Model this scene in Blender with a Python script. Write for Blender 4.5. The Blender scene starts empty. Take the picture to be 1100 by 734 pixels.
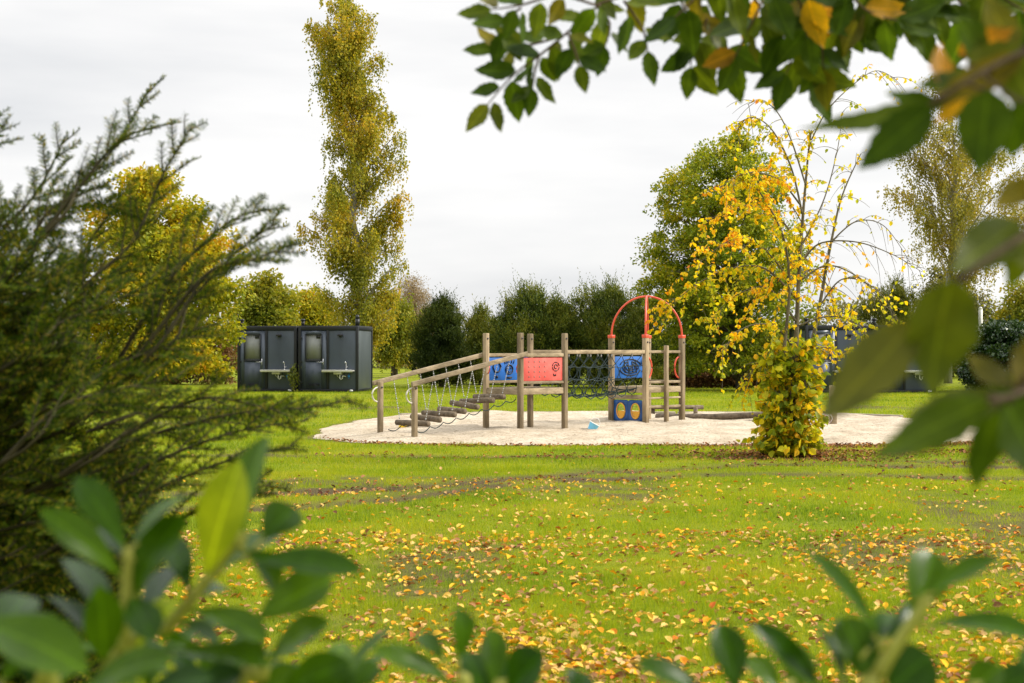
import bpy, math, random
import numpy as np
from mathutils import Vector, Matrix
R = math.radians
rng = np.random.default_rng(7)
random.seed(7)
scene = bpy.context.scene
COL = scene.collection
F = 1527.8; HOR = 376.0; EYE = 1.6

# ------------------------------------------------------------ camera, sky, sun
cam = bpy.data.cameras.new('camera'); cam_o = bpy.data.objects.new('camera', cam); COL.objects.link(cam_o)
cam_o.location = (0, 0, EYE); cam_o.rotation_euler = (R(90) + math.atan(9 / F), 0, 0)
cam.lens = 50; cam.sensor_width = 36; cam.clip_start = .05; cam.clip_end = 4000
cam.dof.use_dof = True; cam.dof.focus_distance = 27; cam.dof.aperture_fstop = 5.0
scene.camera = cam_o
SUN_DIR = Vector((0.84, 0.10, 0.62)).normalized()
sun = bpy.data.lights.new('sun', 'SUN'); sun_o = bpy.data.objects.new('sun', sun); COL.objects.link(sun_o)
sun.energy = 4.2; sun.angle = R(10); sun.color = (1, .94, .84)
sun_o.rotation_euler = SUN_DIR.to_track_quat('Z', 'Y').to_euler()
world = bpy.data.worlds.new('World'); scene.world = world; world.use_nodes = True
wn, wl = world.node_tree.nodes, world.node_tree.links
wn.clear()
def N(nodes, t, **kw):
    n = nodes.new(t)
    for k, v in kw.items():
        if k in n.inputs: n.inputs[k].default_value = v
        else: setattr(n, k, v)
    return n
sky = N(wn, 'ShaderNodeTexSky', sky_type='NISHITA', sun_disc=False)
sky.sun_elevation = math.asin(SUN_DIR.z); sky.sun_rotation = math.atan2(SUN_DIR.x, SUN_DIR.y)
tc = N(wn, 'ShaderNodeTexCoord'); sep = N(wn, 'ShaderNodeSeparateXYZ'); wl.new(tc.outputs['Generated'], sep.inputs[0])
mp = N(wn, 'ShaderNodeMapping'); mp.inputs['Scale'].default_value = (.8, .8, 4.2); wl.new(tc.outputs['Generated'], mp.inputs[0])
nz = N(wn, 'ShaderNodeTexNoise', Scale=2.6, Detail=5.0, Roughness=.5); wl.new(mp.outputs[0], nz.inputs['Vector'])
cr = N(wn, 'ShaderNodeValToRGB'); cr.color_ramp.elements[0].position = .36; cr.color_ramp.elements[0].color = (6.35, 6.4, 6.5, 1)
cr.color_ramp.elements[1].position = .58; cr.color_ramp.elements[1].color = (8.1, 8.0, 7.9, 1); wl.new(nz.outputs[0], cr.inputs[0])
mr = N(wn, 'ShaderNodeMapRange'); mr.inputs[1].default_value = .28; mr.inputs[2].default_value = 1; mr.inputs[3].default_value = 1; mr.inputs[4].default_value = 2.7
wl.new(sep.outputs[2], mr.inputs[0])
vm = N(wn, 'ShaderNodeVectorMath', operation='SCALE'); wl.new(cr.outputs[0], vm.inputs[0]); wl.new(mr.outputs[0], vm.inputs['Scale'])
mx = N(wn, 'ShaderNodeMixRGB'); mx.inputs[0].default_value = .95; wl.new(sky.outputs[0], mx.inputs[1]); wl.new(vm.outputs[0], mx.inputs[2])
bg = N(wn, 'ShaderNodeBackground', Strength=.1); wl.new(mx.outputs[0], bg.inputs[0])
wo = N(wn, 'ShaderNodeOutputWorld'); wl.new(bg.outputs[0], wo.inputs[0])
scene.view_settings.view_transform = 'Standard'; scene.view_settings.look = 'None'
scene.view_settings.exposure = 0.40; scene.view_settings.gamma = 1
scene.render.engine = 'CYCLES'
scene.cycles.max_bounces = 6; scene.cycles.diffuse_bounces = 3; scene.cycles.glossy_bounces = 3
scene.cycles.transmission_bounces = 5; scene.cycles.transparent_max_bounces = 6

# ------------------------------------------------------------ helpers
def P(px, py, Y):
    return np.array([(px - 550) / F * Y, Y, EYE + (HOR - py) / F * Y])
def GY(py): return EYE * F / (py - HOR)          # distance of a ground point seen at row py

class MB:
    def __init__(s): s.v = []; s.f4 = []; s.f3 = []; s.uv = []; s.n = 0; s.hasuv = False
    def add(s, v, f4=None, f3=None, uv=None):
        v = np.asarray(v, dtype=np.float64).reshape(-1, 3)
        if f4 is not None and len(f4): s.f4.append(np.asarray(f4, dtype=np.int64).reshape(-1, 4) + s.n)
        if f3 is not None and len(f3): s.f3.append(np.asarray(f3, dtype=np.int64).reshape(-1, 3) + s.n)
        s.v.append(v)
        if uv is not None: s.hasuv = True; s.uv.append(np.asarray(uv).reshape(-1, 2))
        else: s.uv.append(np.zeros((len(v), 2)))
        s.n += len(v)
    def box(s, c, size, ax=None, rz=0):
        hx, hy, hz = [k / 2 for k in size]
        co = np.array([[x, y, z] for x in (-hx, hx) for y in (-hy, hy) for z in (-hz, hz)])
        if ax is not None: co = co @ np.array(ax)      # rows: local axes
        elif rz:
            a = rz; co = co @ np.array([[math.cos(a), math.sin(a), 0], [-math.sin(a), math.cos(a), 0], [0, 0, 1]])
        s.add(co + np.array(c), [[0, 1, 3, 2], [4, 6, 7, 5], [0, 4, 5, 1], [2, 3, 7, 6], [0, 2, 6, 4], [1, 5, 7, 3]])
    def beam(s, a, b, w, h, up=(0, 0, 1)):             # w sideways, h along up
        a, b = np.array(a, float), np.array(b, float); d = b - a; L = np.linalg.norm(d); d /= L
        sd = np.cross(up, d); sd /= np.linalg.norm(sd); u = np.cross(d, sd)
        s.box((a + b) / 2, (L, w, h), ax=[d, sd, u])
    def tube(s, pts, rad, n=6, cap=True):
        pts = np.asarray(pts, float); k = len(pts)
        rad = np.full(k, rad) if np.isscalar(rad) else np.interp(np.linspace(0, 1, k), np.linspace(0, 1, len(rad)), rad)
        t = np.gradient(pts, axis=0); t /= np.linalg.norm(t, axis=1)[:, None] + 1e-12
        ref = np.array([0, 0, 1.]) if abs(t[0, 2]) < .9 else np.array([1., 0, 0])
        a = np.cross(t, ref); bad = np.linalg.norm(a, axis=1) < 1e-3; a[bad] = np.cross(t[bad], [0.3, 1., .1])
        a /= np.linalg.norm(a, axis=1)[:, None]; b = np.cross(t, a)
        th = np.arange(n) / n * 2 * math.pi
        ring = pts[:, None] + rad[:, None, None] * (a[:, None] * np.cos(th)[None, :, None] + b[:, None] * np.sin(th)[None, :, None])
        i = np.arange(k - 1)[:, None] * n; j = np.arange(n)[None]; j2 = (j + 1) % n
        f = np.stack([i + j, i + j2, i + n + j2, i + n + j], -1).reshape(-1, 4)
        v = ring.reshape(-1, 3); f3 = []
        if cap:
            v = np.vstack([v, pts[0], pts[-1]]); c0, c1 = k * n, k * n + 1
            f3 = [[c0, (q + 1) % n, q] for q in range(n)] + [[c1, (k - 1) * n + q, (k - 1) * n + (q + 1) % n] for q in range(n)]
        s.add(v, f, f3)
    def build(s, name, mat, parent=None, smooth=False, bevel=0):
        me = bpy.data.meshes.new(name)
        v = np.vstack(s.v)
        if parent is not None: v = v - np.array(getattr(parent, 'absloc', None) or absloc(parent))
        f4 = np.vstack(s.f4) if s.f4 else np.zeros((0, 4), int); f3 = np.vstack(s.f3) if s.f3 else np.zeros((0, 3), int)
        me.vertices.add(len(v)); me.vertices.foreach_set('co', v.ravel().astype(np.float32))
        li = np.concatenate([f4.ravel(), f3.ravel()]); me.loops.add(len(li)); me.loops.foreach_set('vertex_index', li.astype(np.int32))
        st = np.concatenate([np.arange(len(f4)) * 4, len(f4) * 4 + np.arange(len(f3)) * 3])
        me.polygons.add(len(st)); me.polygons.foreach_set('loop_start', st.astype(np.int32))
        if s.hasuv:
            uv = np.vstack(s.uv)[li]; l = me.uv_layers.new(name='UVMap'); l.data.foreach_set('uv', uv.ravel().astype(np.float32))
        me.update(calc_edges=True); me.validate()
        if smooth: me.polygons.foreach_set('use_smooth', np.ones(len(me.polygons), bool))
        me.materials.append(mat)
        o = bpy.data.objects.new(name, me); COL.objects.link(o)
        if parent is not None: o.parent = parent
        if bevel:
            m = o.modifiers.new('bevel', 'BEVEL'); m.width = bevel; m.segments = 2; m.limit_method = 'ANGLE'
        return o
def absloc(o):
    l = np.zeros(3)
    while o is not None: l = l + np.array(o.location); o = o.parent
    return tuple(l)
def tag(o, label=None, cat=None, group=None, kind=None):
    if label: o['label'] = label
    if cat: o['category'] = cat
    if group: o['group'] = group
    if kind: o['kind'] = kind
    return o
def thing(name, label, cat, loc=(0, 0, 0), group=None):
    o = bpy.data.objects.new(name, None); COL.objects.link(o); o.location = [float(k) for k in loc]; o.empty_display_size = .2
    return tag(o, label, cat, group)
def copy_tree(o, parent=None):
    c = o.copy(); COL.objects.link(c); c.parent = parent
    for ch in o.children: copy_tree(ch, c)
    return c

# ------------------------------------------------------------ materials
def newmat(name):
    m = bpy.data.materials.new(name); m.use_nodes = True; m.node_tree.nodes.clear(); return m, m.node_tree.nodes, m.node_tree.links
def ramp(nodes, cols):
    c = nodes.new('ShaderNodeValToRGB'); e = c.color_ramp.elements
    while len(e) < len(cols): e.new(.5)
    for k, (p, col) in enumerate(cols): e[k].position = p; e[k].color = (*col, 1)
    return c
def leafmat(name, cols, rough=.6, trans=.35, noise=None, spec=.15, veins=False):
    m, n, l = newmat(name)
    g = n.new('ShaderNodeNewGeometry'); c = ramp(n, cols)
    fac = g.outputs['Random Per Island']
    tcn = n.new('ShaderNodeTexCoord')
    if noise:
        nn = N(n, 'ShaderNodeTexNoise', Scale=noise, Detail=2.0); l.new(tcn.outputs['Object'], nn.inputs['Vector'])
        ma = N(n, 'ShaderNodeMath', operation='MULTIPLY_ADD'); l.new(nn.outputs[0], ma.inputs[0]); ma.inputs[1].default_value = 1.5
        mb = N(n, 'ShaderNodeMath', operation='MULTIPLY_ADD'); l.new(fac, mb.inputs[0]); mb.inputs[1].default_value = .6; mb.inputs[2].default_value = -.55
        l.new(mb.outputs[0], ma.inputs[2]); fac = ma.outputs[0]
    l.new(fac, c.inputs[0]); col = c.outputs[0]
    b = N(n, 'ShaderNodeBsdfPrincipled', Roughness=rough); b.inputs['Specular IOR Level'].default_value = spec
    if veins:
        uv = n.new('ShaderNodeUVMap'); sp = n.new('ShaderNodeSeparateXYZ'); l.new(uv.outputs[0], sp.inputs[0])
        a = N(n, 'ShaderNodeMath', operation='ABSOLUTE'); l.new(sp.outputs[0], a.inputs[0])
        lt = N(n, 'ShaderNodeMath', operation='LESS_THAN'); l.new(a.outputs[0], lt.inputs[0]); lt.inputs[1].default_value = .05
        # slanting side veins
        s1 = N(n, 'ShaderNodeMath', operation='MULTIPLY_ADD'); l.new(a.outputs[0], s1.inputs[0]); s1.inputs[1].default_value = -.22; l.new(sp.outputs[1], s1.inputs[2])
        s2 = N(n, 'ShaderNodeMath', operation='MULTIPLY'); l.new(s1.outputs[0], s2.inputs[0]); s2.inputs[1].default_value = 62
        s3 = N(n, 'ShaderNodeMath', operation='SINE'); l.new(s2.outputs[0], s3.inputs[0])
        s4 = N(n, 'ShaderNodeMapRange'); l.new(s3.outputs[0], s4.inputs[0]); s4.inputs[1].default_value = .8; s4.inputs[2].default_value = 1; s4.inputs[4].default_value = .3
        mxx = N(n, 'ShaderNodeMath', operation='MAXIMUM'); l.new(lt.outputs[0], mxx.inputs[0]); l.new(s4.outputs[0], mxx.inputs[1])
        mm = N(n, 'ShaderNodeMath', operation='MULTIPLY'); l.new(mxx.outputs[0], mm.inputs[0]); mm.inputs[1].default_value = .6
        k = N(n, 'ShaderNodeMixRGB', blend_type='MULTIPLY'); k.inputs[0].default_value = 1; l.new(col, k.inputs[1]); k.inputs[2].default_value = (2.2, 2.1, 1.8, 1)
        mc = n.new('ShaderNodeMixRGB'); l.new(mm.outputs[0], mc.inputs[0]); l.new(col, mc.inputs[1]); l.new(k.outputs[0], mc.inputs[2])
        nb = N(n, 'ShaderNodeTexNoise', Scale=28.0, Detail=3.0); l.new(tcn.outputs['Object'], nb.inputs['Vector'])
        cb = ramp(n, [(.4, (1.25, 1.15, .9)), (.62, (.75, .75, .75))]); l.new(nb.outputs[0], cb.inputs[0])
        m2 = N(n, 'ShaderNodeMixRGB', blend_type='MULTIPLY'); m2.inputs[0].default_value = .8; l.new(mc.outputs[0], m2.inputs[1]); l.new(cb.outputs[0], m2.inputs[2])
        col = m2.outputs[0]
        bp = N(n, 'ShaderNodeBump', Strength=.35, Distance=.002); l.new(mxx.outputs[0], bp.inputs['Height']); l.new(bp.outputs[0], b.inputs['Normal'])
    l.new(col, b.inputs['Base Color'])
    t = n.new('ShaderNodeBsdfTranslucent'); hs = N(n, 'ShaderNodeMixRGB', blend_type='MULTIPLY'); hs.inputs[0].default_value = 1
    l.new(col, hs.inputs[1]); hs.inputs[2].default_value = (1.7, 1.6, .8, 1); l.new(hs.outputs[0], t.inputs[0])
    ms = n.new('ShaderNodeMixShader'); ms.inputs[0].default_value = trans; l.new(b.outputs[0], ms.inputs[1]); l.new(t.outputs[0], ms.inputs[2])
    o = n.new('ShaderNodeOutputMaterial'); l.new(ms.outputs[0], o.inputs[0]); return m
def plain(name, col, rough=.6, metal=0, var=.15, scale=8, bump=.1, spec=.5, col2=None, stretch=(1, 1, 1), trans=0):
    m, n, l = newmat(name)
    tcn = n.new('ShaderNodeTexCoord'); mpn = n.new('ShaderNodeMapping'); mpn.inputs['Scale'].default_value = stretch; l.new(tcn.outputs['Object'], mpn.inputs[0])
    nn = N(n, 'ShaderNodeTexNoise', Scale=float(scale), Detail=6.0, Roughness=.6); l.new(mpn.outputs[0], nn.inputs['Vector'])
    c1 = tuple(k * (1 - var) for k in col); c2 = col2 or tuple(min(1, k * (1 + var)) for k in col)
    c = ramp(n, [(.3, c1), (.7, c2)]); l.new(nn.outputs[0], c.inputs[0])
    b = N(n, 'ShaderNodeBsdfPrincipled', Roughness=rough, Metallic=float(metal)); b.inputs['Specular IOR Level'].default_value = spec
    l.new(c.outputs[0], b.inputs['Base Color'])
    if bump:
        bp = N(n, 'ShaderNodeBump', Strength=bump, Distance=.01); l.new(nn.outputs[0], bp.inputs['Height']); l.new(bp.outputs[0], b.inputs['Normal'])
    if trans: b.inputs['Transmission Weight'].default_value = trans
    o = n.new('ShaderNodeOutputMaterial'); l.new(b.outputs[0], o.inputs[0]); return m
def woodmat(name, cd, cl, scale, stretch):
    m, n, l = newmat(name)
    tcn = n.new('ShaderNodeTexCoord'); mpn = n.new('ShaderNodeMapping'); mpn.inputs['Scale'].default_value = stretch; l.new(tcn.outputs['Object'], mpn.inputs[0])
    nn = N(n, 'ShaderNodeTexNoise', Scale=float(scale), Detail=8.0, Roughness=.7); l.new(mpn.outputs[0], nn.inputs['Vector'])
    c = ramp(n, [(.32, cd), (.5, tuple((a + b) / 2 for a, b in zip(cd, cl))), (.68, cl)]); l.new(nn.outputs[0], c.inputs[0])
    n2 = N(n, 'ShaderNodeTexNoise', Scale=1.6, Detail=4.0); l.new(tcn.outputs['Object'], n2.inputs['Vector'])
    c2 = ramp(n, [(.38, (.62, .60, .56)), (.6, (1.05, 1.03, 1.0))]); l.new(n2.outputs[0], c2.inputs[0])
    oi = n.new('ShaderNodeObjectInfo'); c3 = ramp(n, [(0, (.72, .70, .66)), (1, (1.08, 1.05, .98))]); l.new(oi.outputs['Random'], c3.inputs[0])
    m1 = N(n, 'ShaderNodeMixRGB', blend_type='MULTIPLY'); m1.inputs[0].default_value = .9; l.new(c.outputs[0], m1.inputs[1]); l.new(c2.outputs[0], m1.inputs[2])
    m2 = N(n, 'ShaderNodeMixRGB', blend_type='MULTIPLY'); m2.inputs[0].default_value = 1; l.new(m1.outputs[0], m2.inputs[1]); l.new(c3.outputs[0], m2.inputs[2])
    b = N(n, 'ShaderNodeBsdfPrincipled', Roughness=.85); b.inputs['Specular IOR Level'].default_value = .2; l.new(m2.outputs[0], b.inputs[0])
    bp = N(n, 'ShaderNodeBump', Strength=.5, Distance=.01); l.new(nn.outputs[0], bp.inputs['Height']); l.new(bp.outputs[0], b.inputs['Normal'])
    o = n.new('ShaderNodeOutputMaterial'); l.new(b.outputs[0], o.inputs[0]); return m
def barkmat(name, c1, c2, scale=20):
    return plain(name, c1, .85, 0, .2, scale, .6, .2, c2, (1, 1, .25))
M = {}
M['wood'] = woodmat('weathered_wood', (.17, .135, .09), (.42, .34, .23), 22, (1, 1, .10))
M['wood2'] = woodmat('weathered_rail_wood', (.21, .17, .115), (.48, .40, .285), 16, (.35, .35, 1.2))
M['log'] = plain('grey_log_wood', (.085, .065, .045), .85, 0, .2, 14, .5, .2, (.20, .155, .105))
M['blue'] = plain('blue_panel_plastic', (.008, .12, .44), .5, 0, .28, 5, .05)
M['navy'] = plain('navy_panel_plastic', (.010, .075, .26), .5, 0, .3, 5, .05)
M['red'] = plain('coral_red_panel_plastic', (.62, .085, .07), .55, 0, .16, 5, .05, .3, (.70, .14, .115))
M['redpipe'] = plain('red_painted_pipe', (.62, .075, .03), .4, 0, .08, 6, 0)
M['black'] = plain('black_marking', (.01, .01, .012), .6, 0, .1, 3, 0)
M['yellow'] = plain('yellow_ring', (.75, .38, .03), .5, 0, .1, 3, 0)
M['rope'] = plain('dark_green_rope', (.010, .024, .024), .9, 0, .2, 30, .2)
M['chain'] = plain('galvanised_chain', (.35, .35, .34), .5, .4, .1, 30, 0)
M['grip'] = plain('pale_grip', (.55, .52, .44), .5, 0, .1, 5, 0)
M['bolt'] = plain('dark_bolt', (.05, .05, .07), .4, .5, .1, 5, 0)
M['cabblack'] = plain('black_steel_frame', (.012, .014, .017), .45, .2, .1, 4, 0)
M['cabgrey'] = plain('slate_grey_panel', (.055, .070, .095), .42, .1, .18, 1.6, .02, .5, None, (1, 1, .4))
M['cabside'] = plain('slate_grey_side_sheet', (.075, .09, .095), .35, .1, .2, 1.6, .02, .5, None, (1, 1, .3))
M['counter'] = plain('steel_counter', (.55, .54, .50), .35, .4, .1, 5, 0)
M['chrome'] = plain('chrome', (.75, .75, .75), .18, 1, .05, 5, 0)
M['white'] = plain('white_plastic', (.75, .75, .72), .4, 0, .06, 5, 0)
M['pipeblue'] = plain('blue_valve', (.02, .2, .6), .4, 0, .06, 5, 0)
M['glass'] = plain('frosted_window', (.20, .21, .20), .45, 0, .08, 2.5, 0, .6)
M['kerb'] = plain('old_sleeper_edging', (.26, .22, .16), .9, 0, .3, 6, .4)
M['bark'] = barkmat('brown_bark', (.06, .048, .035), (.15, .12, .085))
M['greybark'] = barkmat('olive_grey_bark', (.09, .078, .05), (.20, .17, .11), 14)
M['birchbark'] = barkmat('pale_birch_bark', (.16, .15, .12), (.46, .44, .40), 5)
M['stem'] = plain('green_shoot', (.36, .36, .05), .6, 0, .2, 20, .1)
M['twig'] = barkmat('reddish_twig', (.07, .045, .03), (.16, .11, .07))

# ------------------------------------------------------------ ground
def vnoise(x, y, s, seed=0):            # smooth value noise, vectorised
    x = np.asarray(x) / s + seed * 17.3; y = np.asarray(y) / s + seed * 9.1
    xi = np.floor(x); yi = np.floor(y); fx = x - xi; fy = y - yi; fx = fx * fx * (3 - 2 * fx); fy = fy * fy * (3 - 2 * fy)
    h = lambda a, b: np.modf(np.abs(np.sin(a * 127.1 + b * 311.7 + seed * 3.7) * 43758.5453))[0]
    return (h(xi, yi) * (1 - fx) + h(xi + 1, yi) * fx) * (1 - fy) + (h(xi, yi + 1) * (1 - fx) + h(xi + 1, yi + 1) * fx) * fy
SCX, SCY, SRX, SRY = 2.9, 29.3, 6.55, 5.6
def sand_d(x, y):                       # <1 inside the sand area
    n = (vnoise(x, y, 1.3, 3) - .5) * .07 + (vnoise(x, y, .35, 4) - .5) * .035
    return (np.abs((x - SCX) / SRX) ** 4.0 + np.abs((y - SCY) / SRY) ** 4.0) ** (1 / 4.0) + n
RUTS = [[(-6, 13.9), (-2.8, 14.4), (-1.1, 15.2), (0.1, 17.2), (2.5, 18.3), (6, 18.0), (9, 17.6)],
        [(-6, 15.4), (-2.4, 15.9), (-.9, 16.6), (.9, 18.6), (3.5, 19.9), (9, 19.6)],
        [(-1, 21.6), (3, 21.0), (6, 20.6), (10, 20.5)]]
RUT_W = [.36, .30, .22]
def rut(x, y):
    r = np.zeros_like(x)
    for pts, w in zip(RUTS, RUT_W):
        yy = np.interp(x, [p[0] for p in pts], [p[1] for p in pts])
        d = np.abs(y - yy + (vnoise(x, y, .9, 8) - .5) * .25)
        r = np.maximum(r, np.exp(-(d / w) ** 2) * np.clip(.3 + .35 * (x > 1.5) + 2.1 * vnoise(x * .6, y, .7, 5) * vnoise(x * .5, y * 2, .4, 6) ** .5, 0, 1))
    return np.clip(r, 0, 1)
def bare(x, y):                         # thin, worn grass
    return np.clip((vnoise(x, y * .6, 1.7, 11) - .6) * 5, 0, 1) * np.clip(vnoise(x, y, .3, 12) * 1.6, 0, 1)
def gz(x, y):
    x = np.asarray(x, float); y = np.asarray(y, float)
    m = np.clip((sand_d(x, y) - 1.02) * 8, 0, 1) * np.clip((60 - y) / 20, 0, 1)
    return m * ((vnoise(x, y, 2.2, 1) - .5) * .05 + (vnoise(x, y, .6, 2) - .5) * .02 - .05 * rut(x, y))
def grid_mesh(xs, ys, zf):
    X, Y = np.meshgrid(xs, ys); Z = zf(X, Y); v = np.stack([X, Y, Z], -1).reshape(-1, 3)
    nx, ny = len(xs), len(ys); i = np.arange(ny - 1)[:, None] * nx; j = np.arange(nx - 1)[None]
    return v, np.stack([i + j, i + j + 1, i + nx + j + 1, i + nx + j], -1).reshape(-1, 4)
m, n, l = newmat('lawn_soil_and_grass')
tcn = n.new('ShaderNodeTexCoord')
n1 = N(n, 'ShaderNodeTexNoise', Scale=.35, Detail=4.0); l.new(tcn.outputs['Object'], n1.inputs['Vector'])
mpn = n.new('ShaderNodeMapping'); mpn.inputs['Scale'].default_value = (.25, 1.3, 1); l.new(tcn.outputs['Object'], mpn.inputs[0])
n2 = N(n, 'ShaderNodeTexNoise', Scale=1.1, Detail=6.0, Roughness=.7); l.new(mpn.outputs[0], n2.inputs['Vector'])
n3 = N(n, 'ShaderNodeTexNoise', Scale=55.0, Detail=4.0, Roughness=.7); l.new(tcn.outputs['Object'], n3.inputs['Vector'])
c1 = ramp(n, [(.3, (.10, .15, .004)), (.5, (.17, .21, .006)), (.7, (.23, .23, .012))]); l.new(n2.outputs[0], c1.inputs[0])
c3 = ramp(n, [(.3, (.5, .5, .5)), (.65, (1.25, 1.2, 1.1))]); l.new(n3.outputs[0], c3.inputs[0])
mu = N(n, 'ShaderNodeMixRGB', blend_type='MULTIPLY'); mu.inputs[0].default_value = 1; l.new(c1.outputs[0], mu.inputs[1]); l.new(c3.outputs[0], mu.inputs[2])
at = N(n, 'ShaderNodeAttribute', attribute_name='soil_shade'); c4 = ramp(n, [(.3, (.035, .028, .012)), (.7, (.13, .095, .045))]); l.new(n3.outputs[0], c4.inputs[0])  # bare earth, its tone darkened for shade in ruts and along the sand
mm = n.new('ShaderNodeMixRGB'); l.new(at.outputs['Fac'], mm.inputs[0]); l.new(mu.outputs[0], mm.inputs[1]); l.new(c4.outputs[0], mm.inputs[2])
b = N(n, 'ShaderNodeBsdfPrincipled', Roughness=.9); b.inputs['Specular IOR Level'].default_value = .1; l.new(mm.outputs[0], b.inputs[0])
bp = N(n, 'ShaderNodeBump', Strength=.8, Distance=.03); l.new(n3.outputs[0], bp.inputs['Height']); l.new(bp.outputs[0], b.inputs['Normal'])
o = n.new('ShaderNodeOutputMaterial'); l.new(b.outputs[0], o.inputs[0]); M['lawn'] = m
xs = np.unique(np.round(np.concatenate([-np.geomspace(12, 2500, 30), np.arange(-12, 12.01, .12), np.geomspace(12, 2500, 30)]), 3))
ys = np.unique(np.round(np.concatenate([[-900, -200, -60, -20, -8, -3, 0, 2, 4], np.arange(5, 40, .12), np.arange(40, 70, 1.), np.geomspace(70, 3000, 30)]), 3))
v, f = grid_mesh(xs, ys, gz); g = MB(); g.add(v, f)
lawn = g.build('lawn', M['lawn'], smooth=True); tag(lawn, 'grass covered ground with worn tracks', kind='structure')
a = lawn.data.attributes.new('soil_shade', 'FLOAT', 'POINT')
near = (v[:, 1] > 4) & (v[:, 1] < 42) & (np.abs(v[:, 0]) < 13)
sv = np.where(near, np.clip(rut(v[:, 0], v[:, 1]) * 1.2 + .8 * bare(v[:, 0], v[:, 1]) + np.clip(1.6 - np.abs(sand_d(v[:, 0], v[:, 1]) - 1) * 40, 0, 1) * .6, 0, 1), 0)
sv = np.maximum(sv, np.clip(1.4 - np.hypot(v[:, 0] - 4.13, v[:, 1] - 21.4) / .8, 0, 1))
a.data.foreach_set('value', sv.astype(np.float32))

# sand: rings out to an uneven edge
m, n, l = newmat('pale_sand')
tcn = n.new('ShaderNodeTexCoord')
n1 = N(n, 'ShaderNodeTexNoise', Scale=1.4, Detail=8.0, Roughness=.7); l.new(tcn.outputs['Object'], n1.inputs['Vector'])
n2 = N(n, 'ShaderNodeTexNoise', Scale=16.0, Detail=4.0, Roughness=.7); l.new(tcn.outputs['Object'], n2.inputs['Vector'])
c1 = ramp(n, [(.35, (.36, .295, .21)), (.62, (.53, .455, .35))]); l.new(n1.outputs[0], c1.inputs[0])
c2 = ramp(n, [(.36, (.40, .36, .30)), (.46, (1, 1, 1))]); l.new(n2.outputs[0], c2.inputs[0])
mu = N(n, 'ShaderNodeMixRGB', blend_type='MULTIPLY'); mu.inputs[0].default_value = .8; l.new(c1.outputs[0], mu.inputs[1]); l.new(c2.outputs[0], mu.inputs[2])
b = N(n, 'ShaderNodeBsdfPrincipled', Roughness=.95); b.inputs['Specular IOR Level'].default_value = .1; l.new(mu.outputs[0], b.inputs[0])
bp = N(n, 'ShaderNodeBump', Strength=.9, Distance=.05); l.new(n2.outputs[0], bp.inputs['Height']); l.new(bp.outputs[0], b.inputs['Normal'])
o = n.new('ShaderNodeOutputMaterial'); l.new(b.outputs[0], o.inputs[0]); M['sand'] = m
nt, nr = 560, 110
th = np.arange(nt) / nt * 2 * math.pi
ct, st_ = np.cos(th), np.sin(th)
base = 1 / (np.abs(ct / SRX) ** 4.0 + np.abs(st_ / SRY) ** 4.0) ** (1 / 4.0)
edge = base * (1 - (vnoise(SCX + base * ct, SCY + base * st_, 1.3, 3) - .5) * .07 - (vnoise(SCX + base * ct, SCY + base * st_, .35, 4) - .5) * .035)
rr = np.linspace(0.02, 1, nr)
X = SCX + rr[:, None] * edge[None] * ct[None]; Y = SCY + rr[:, None] * edge[None] * st_[None]
Z = .010 + .055 * np.clip((1 - rr[:, None]) * 8, 0, 1) + np.clip((1 - rr[:, None]) * 8, 0, 1) * (.03 + (vnoise(X, Y, .8, 21) - .5) * .09 + (vnoise(X, Y, .3, 22) - .5) * .05)
v = np.stack([X, Y, Z], -1).reshape(-1, 3); i = np.arange(nr - 1)[:, None] * nt; j = np.arange(nt)[None]; j2 = (j + 1) % nt
f = np.stack([i + j, i + nt + j, i + nt + j2, i + j2], -1).reshape(-1, 4)
v = np.vstack([v, [SCX, SCY, .09]]); f3 = [[len(v) - 1, q, (q + 1) % nt] for q in range(nt)]
g = MB(); g.add(v, f, f3); tag(g.build('sand', M['sand'], smooth=True), 'pale sand of the play area', kind='structure')

# timber edging behind the sand
g = MB()
pts = [(x, SCY + SRY * (1 - abs((x - SCX) / SRX) ** 4.0) ** (1 / 4.0) + .05) for x in np.linspace(SCX - 5.6, SCX + 6.2, 8)]
for p, q in zip(pts[:-1], pts[1:]): g.beam((p[0] + .03, p[1], .02), (q[0] - .03, q[1], .02), .14, .13)
tag(g.build('timber_edging', M['kerb'], bevel=.015), 'low weathered timber edging along the far side of the sand', 'edging')

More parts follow.
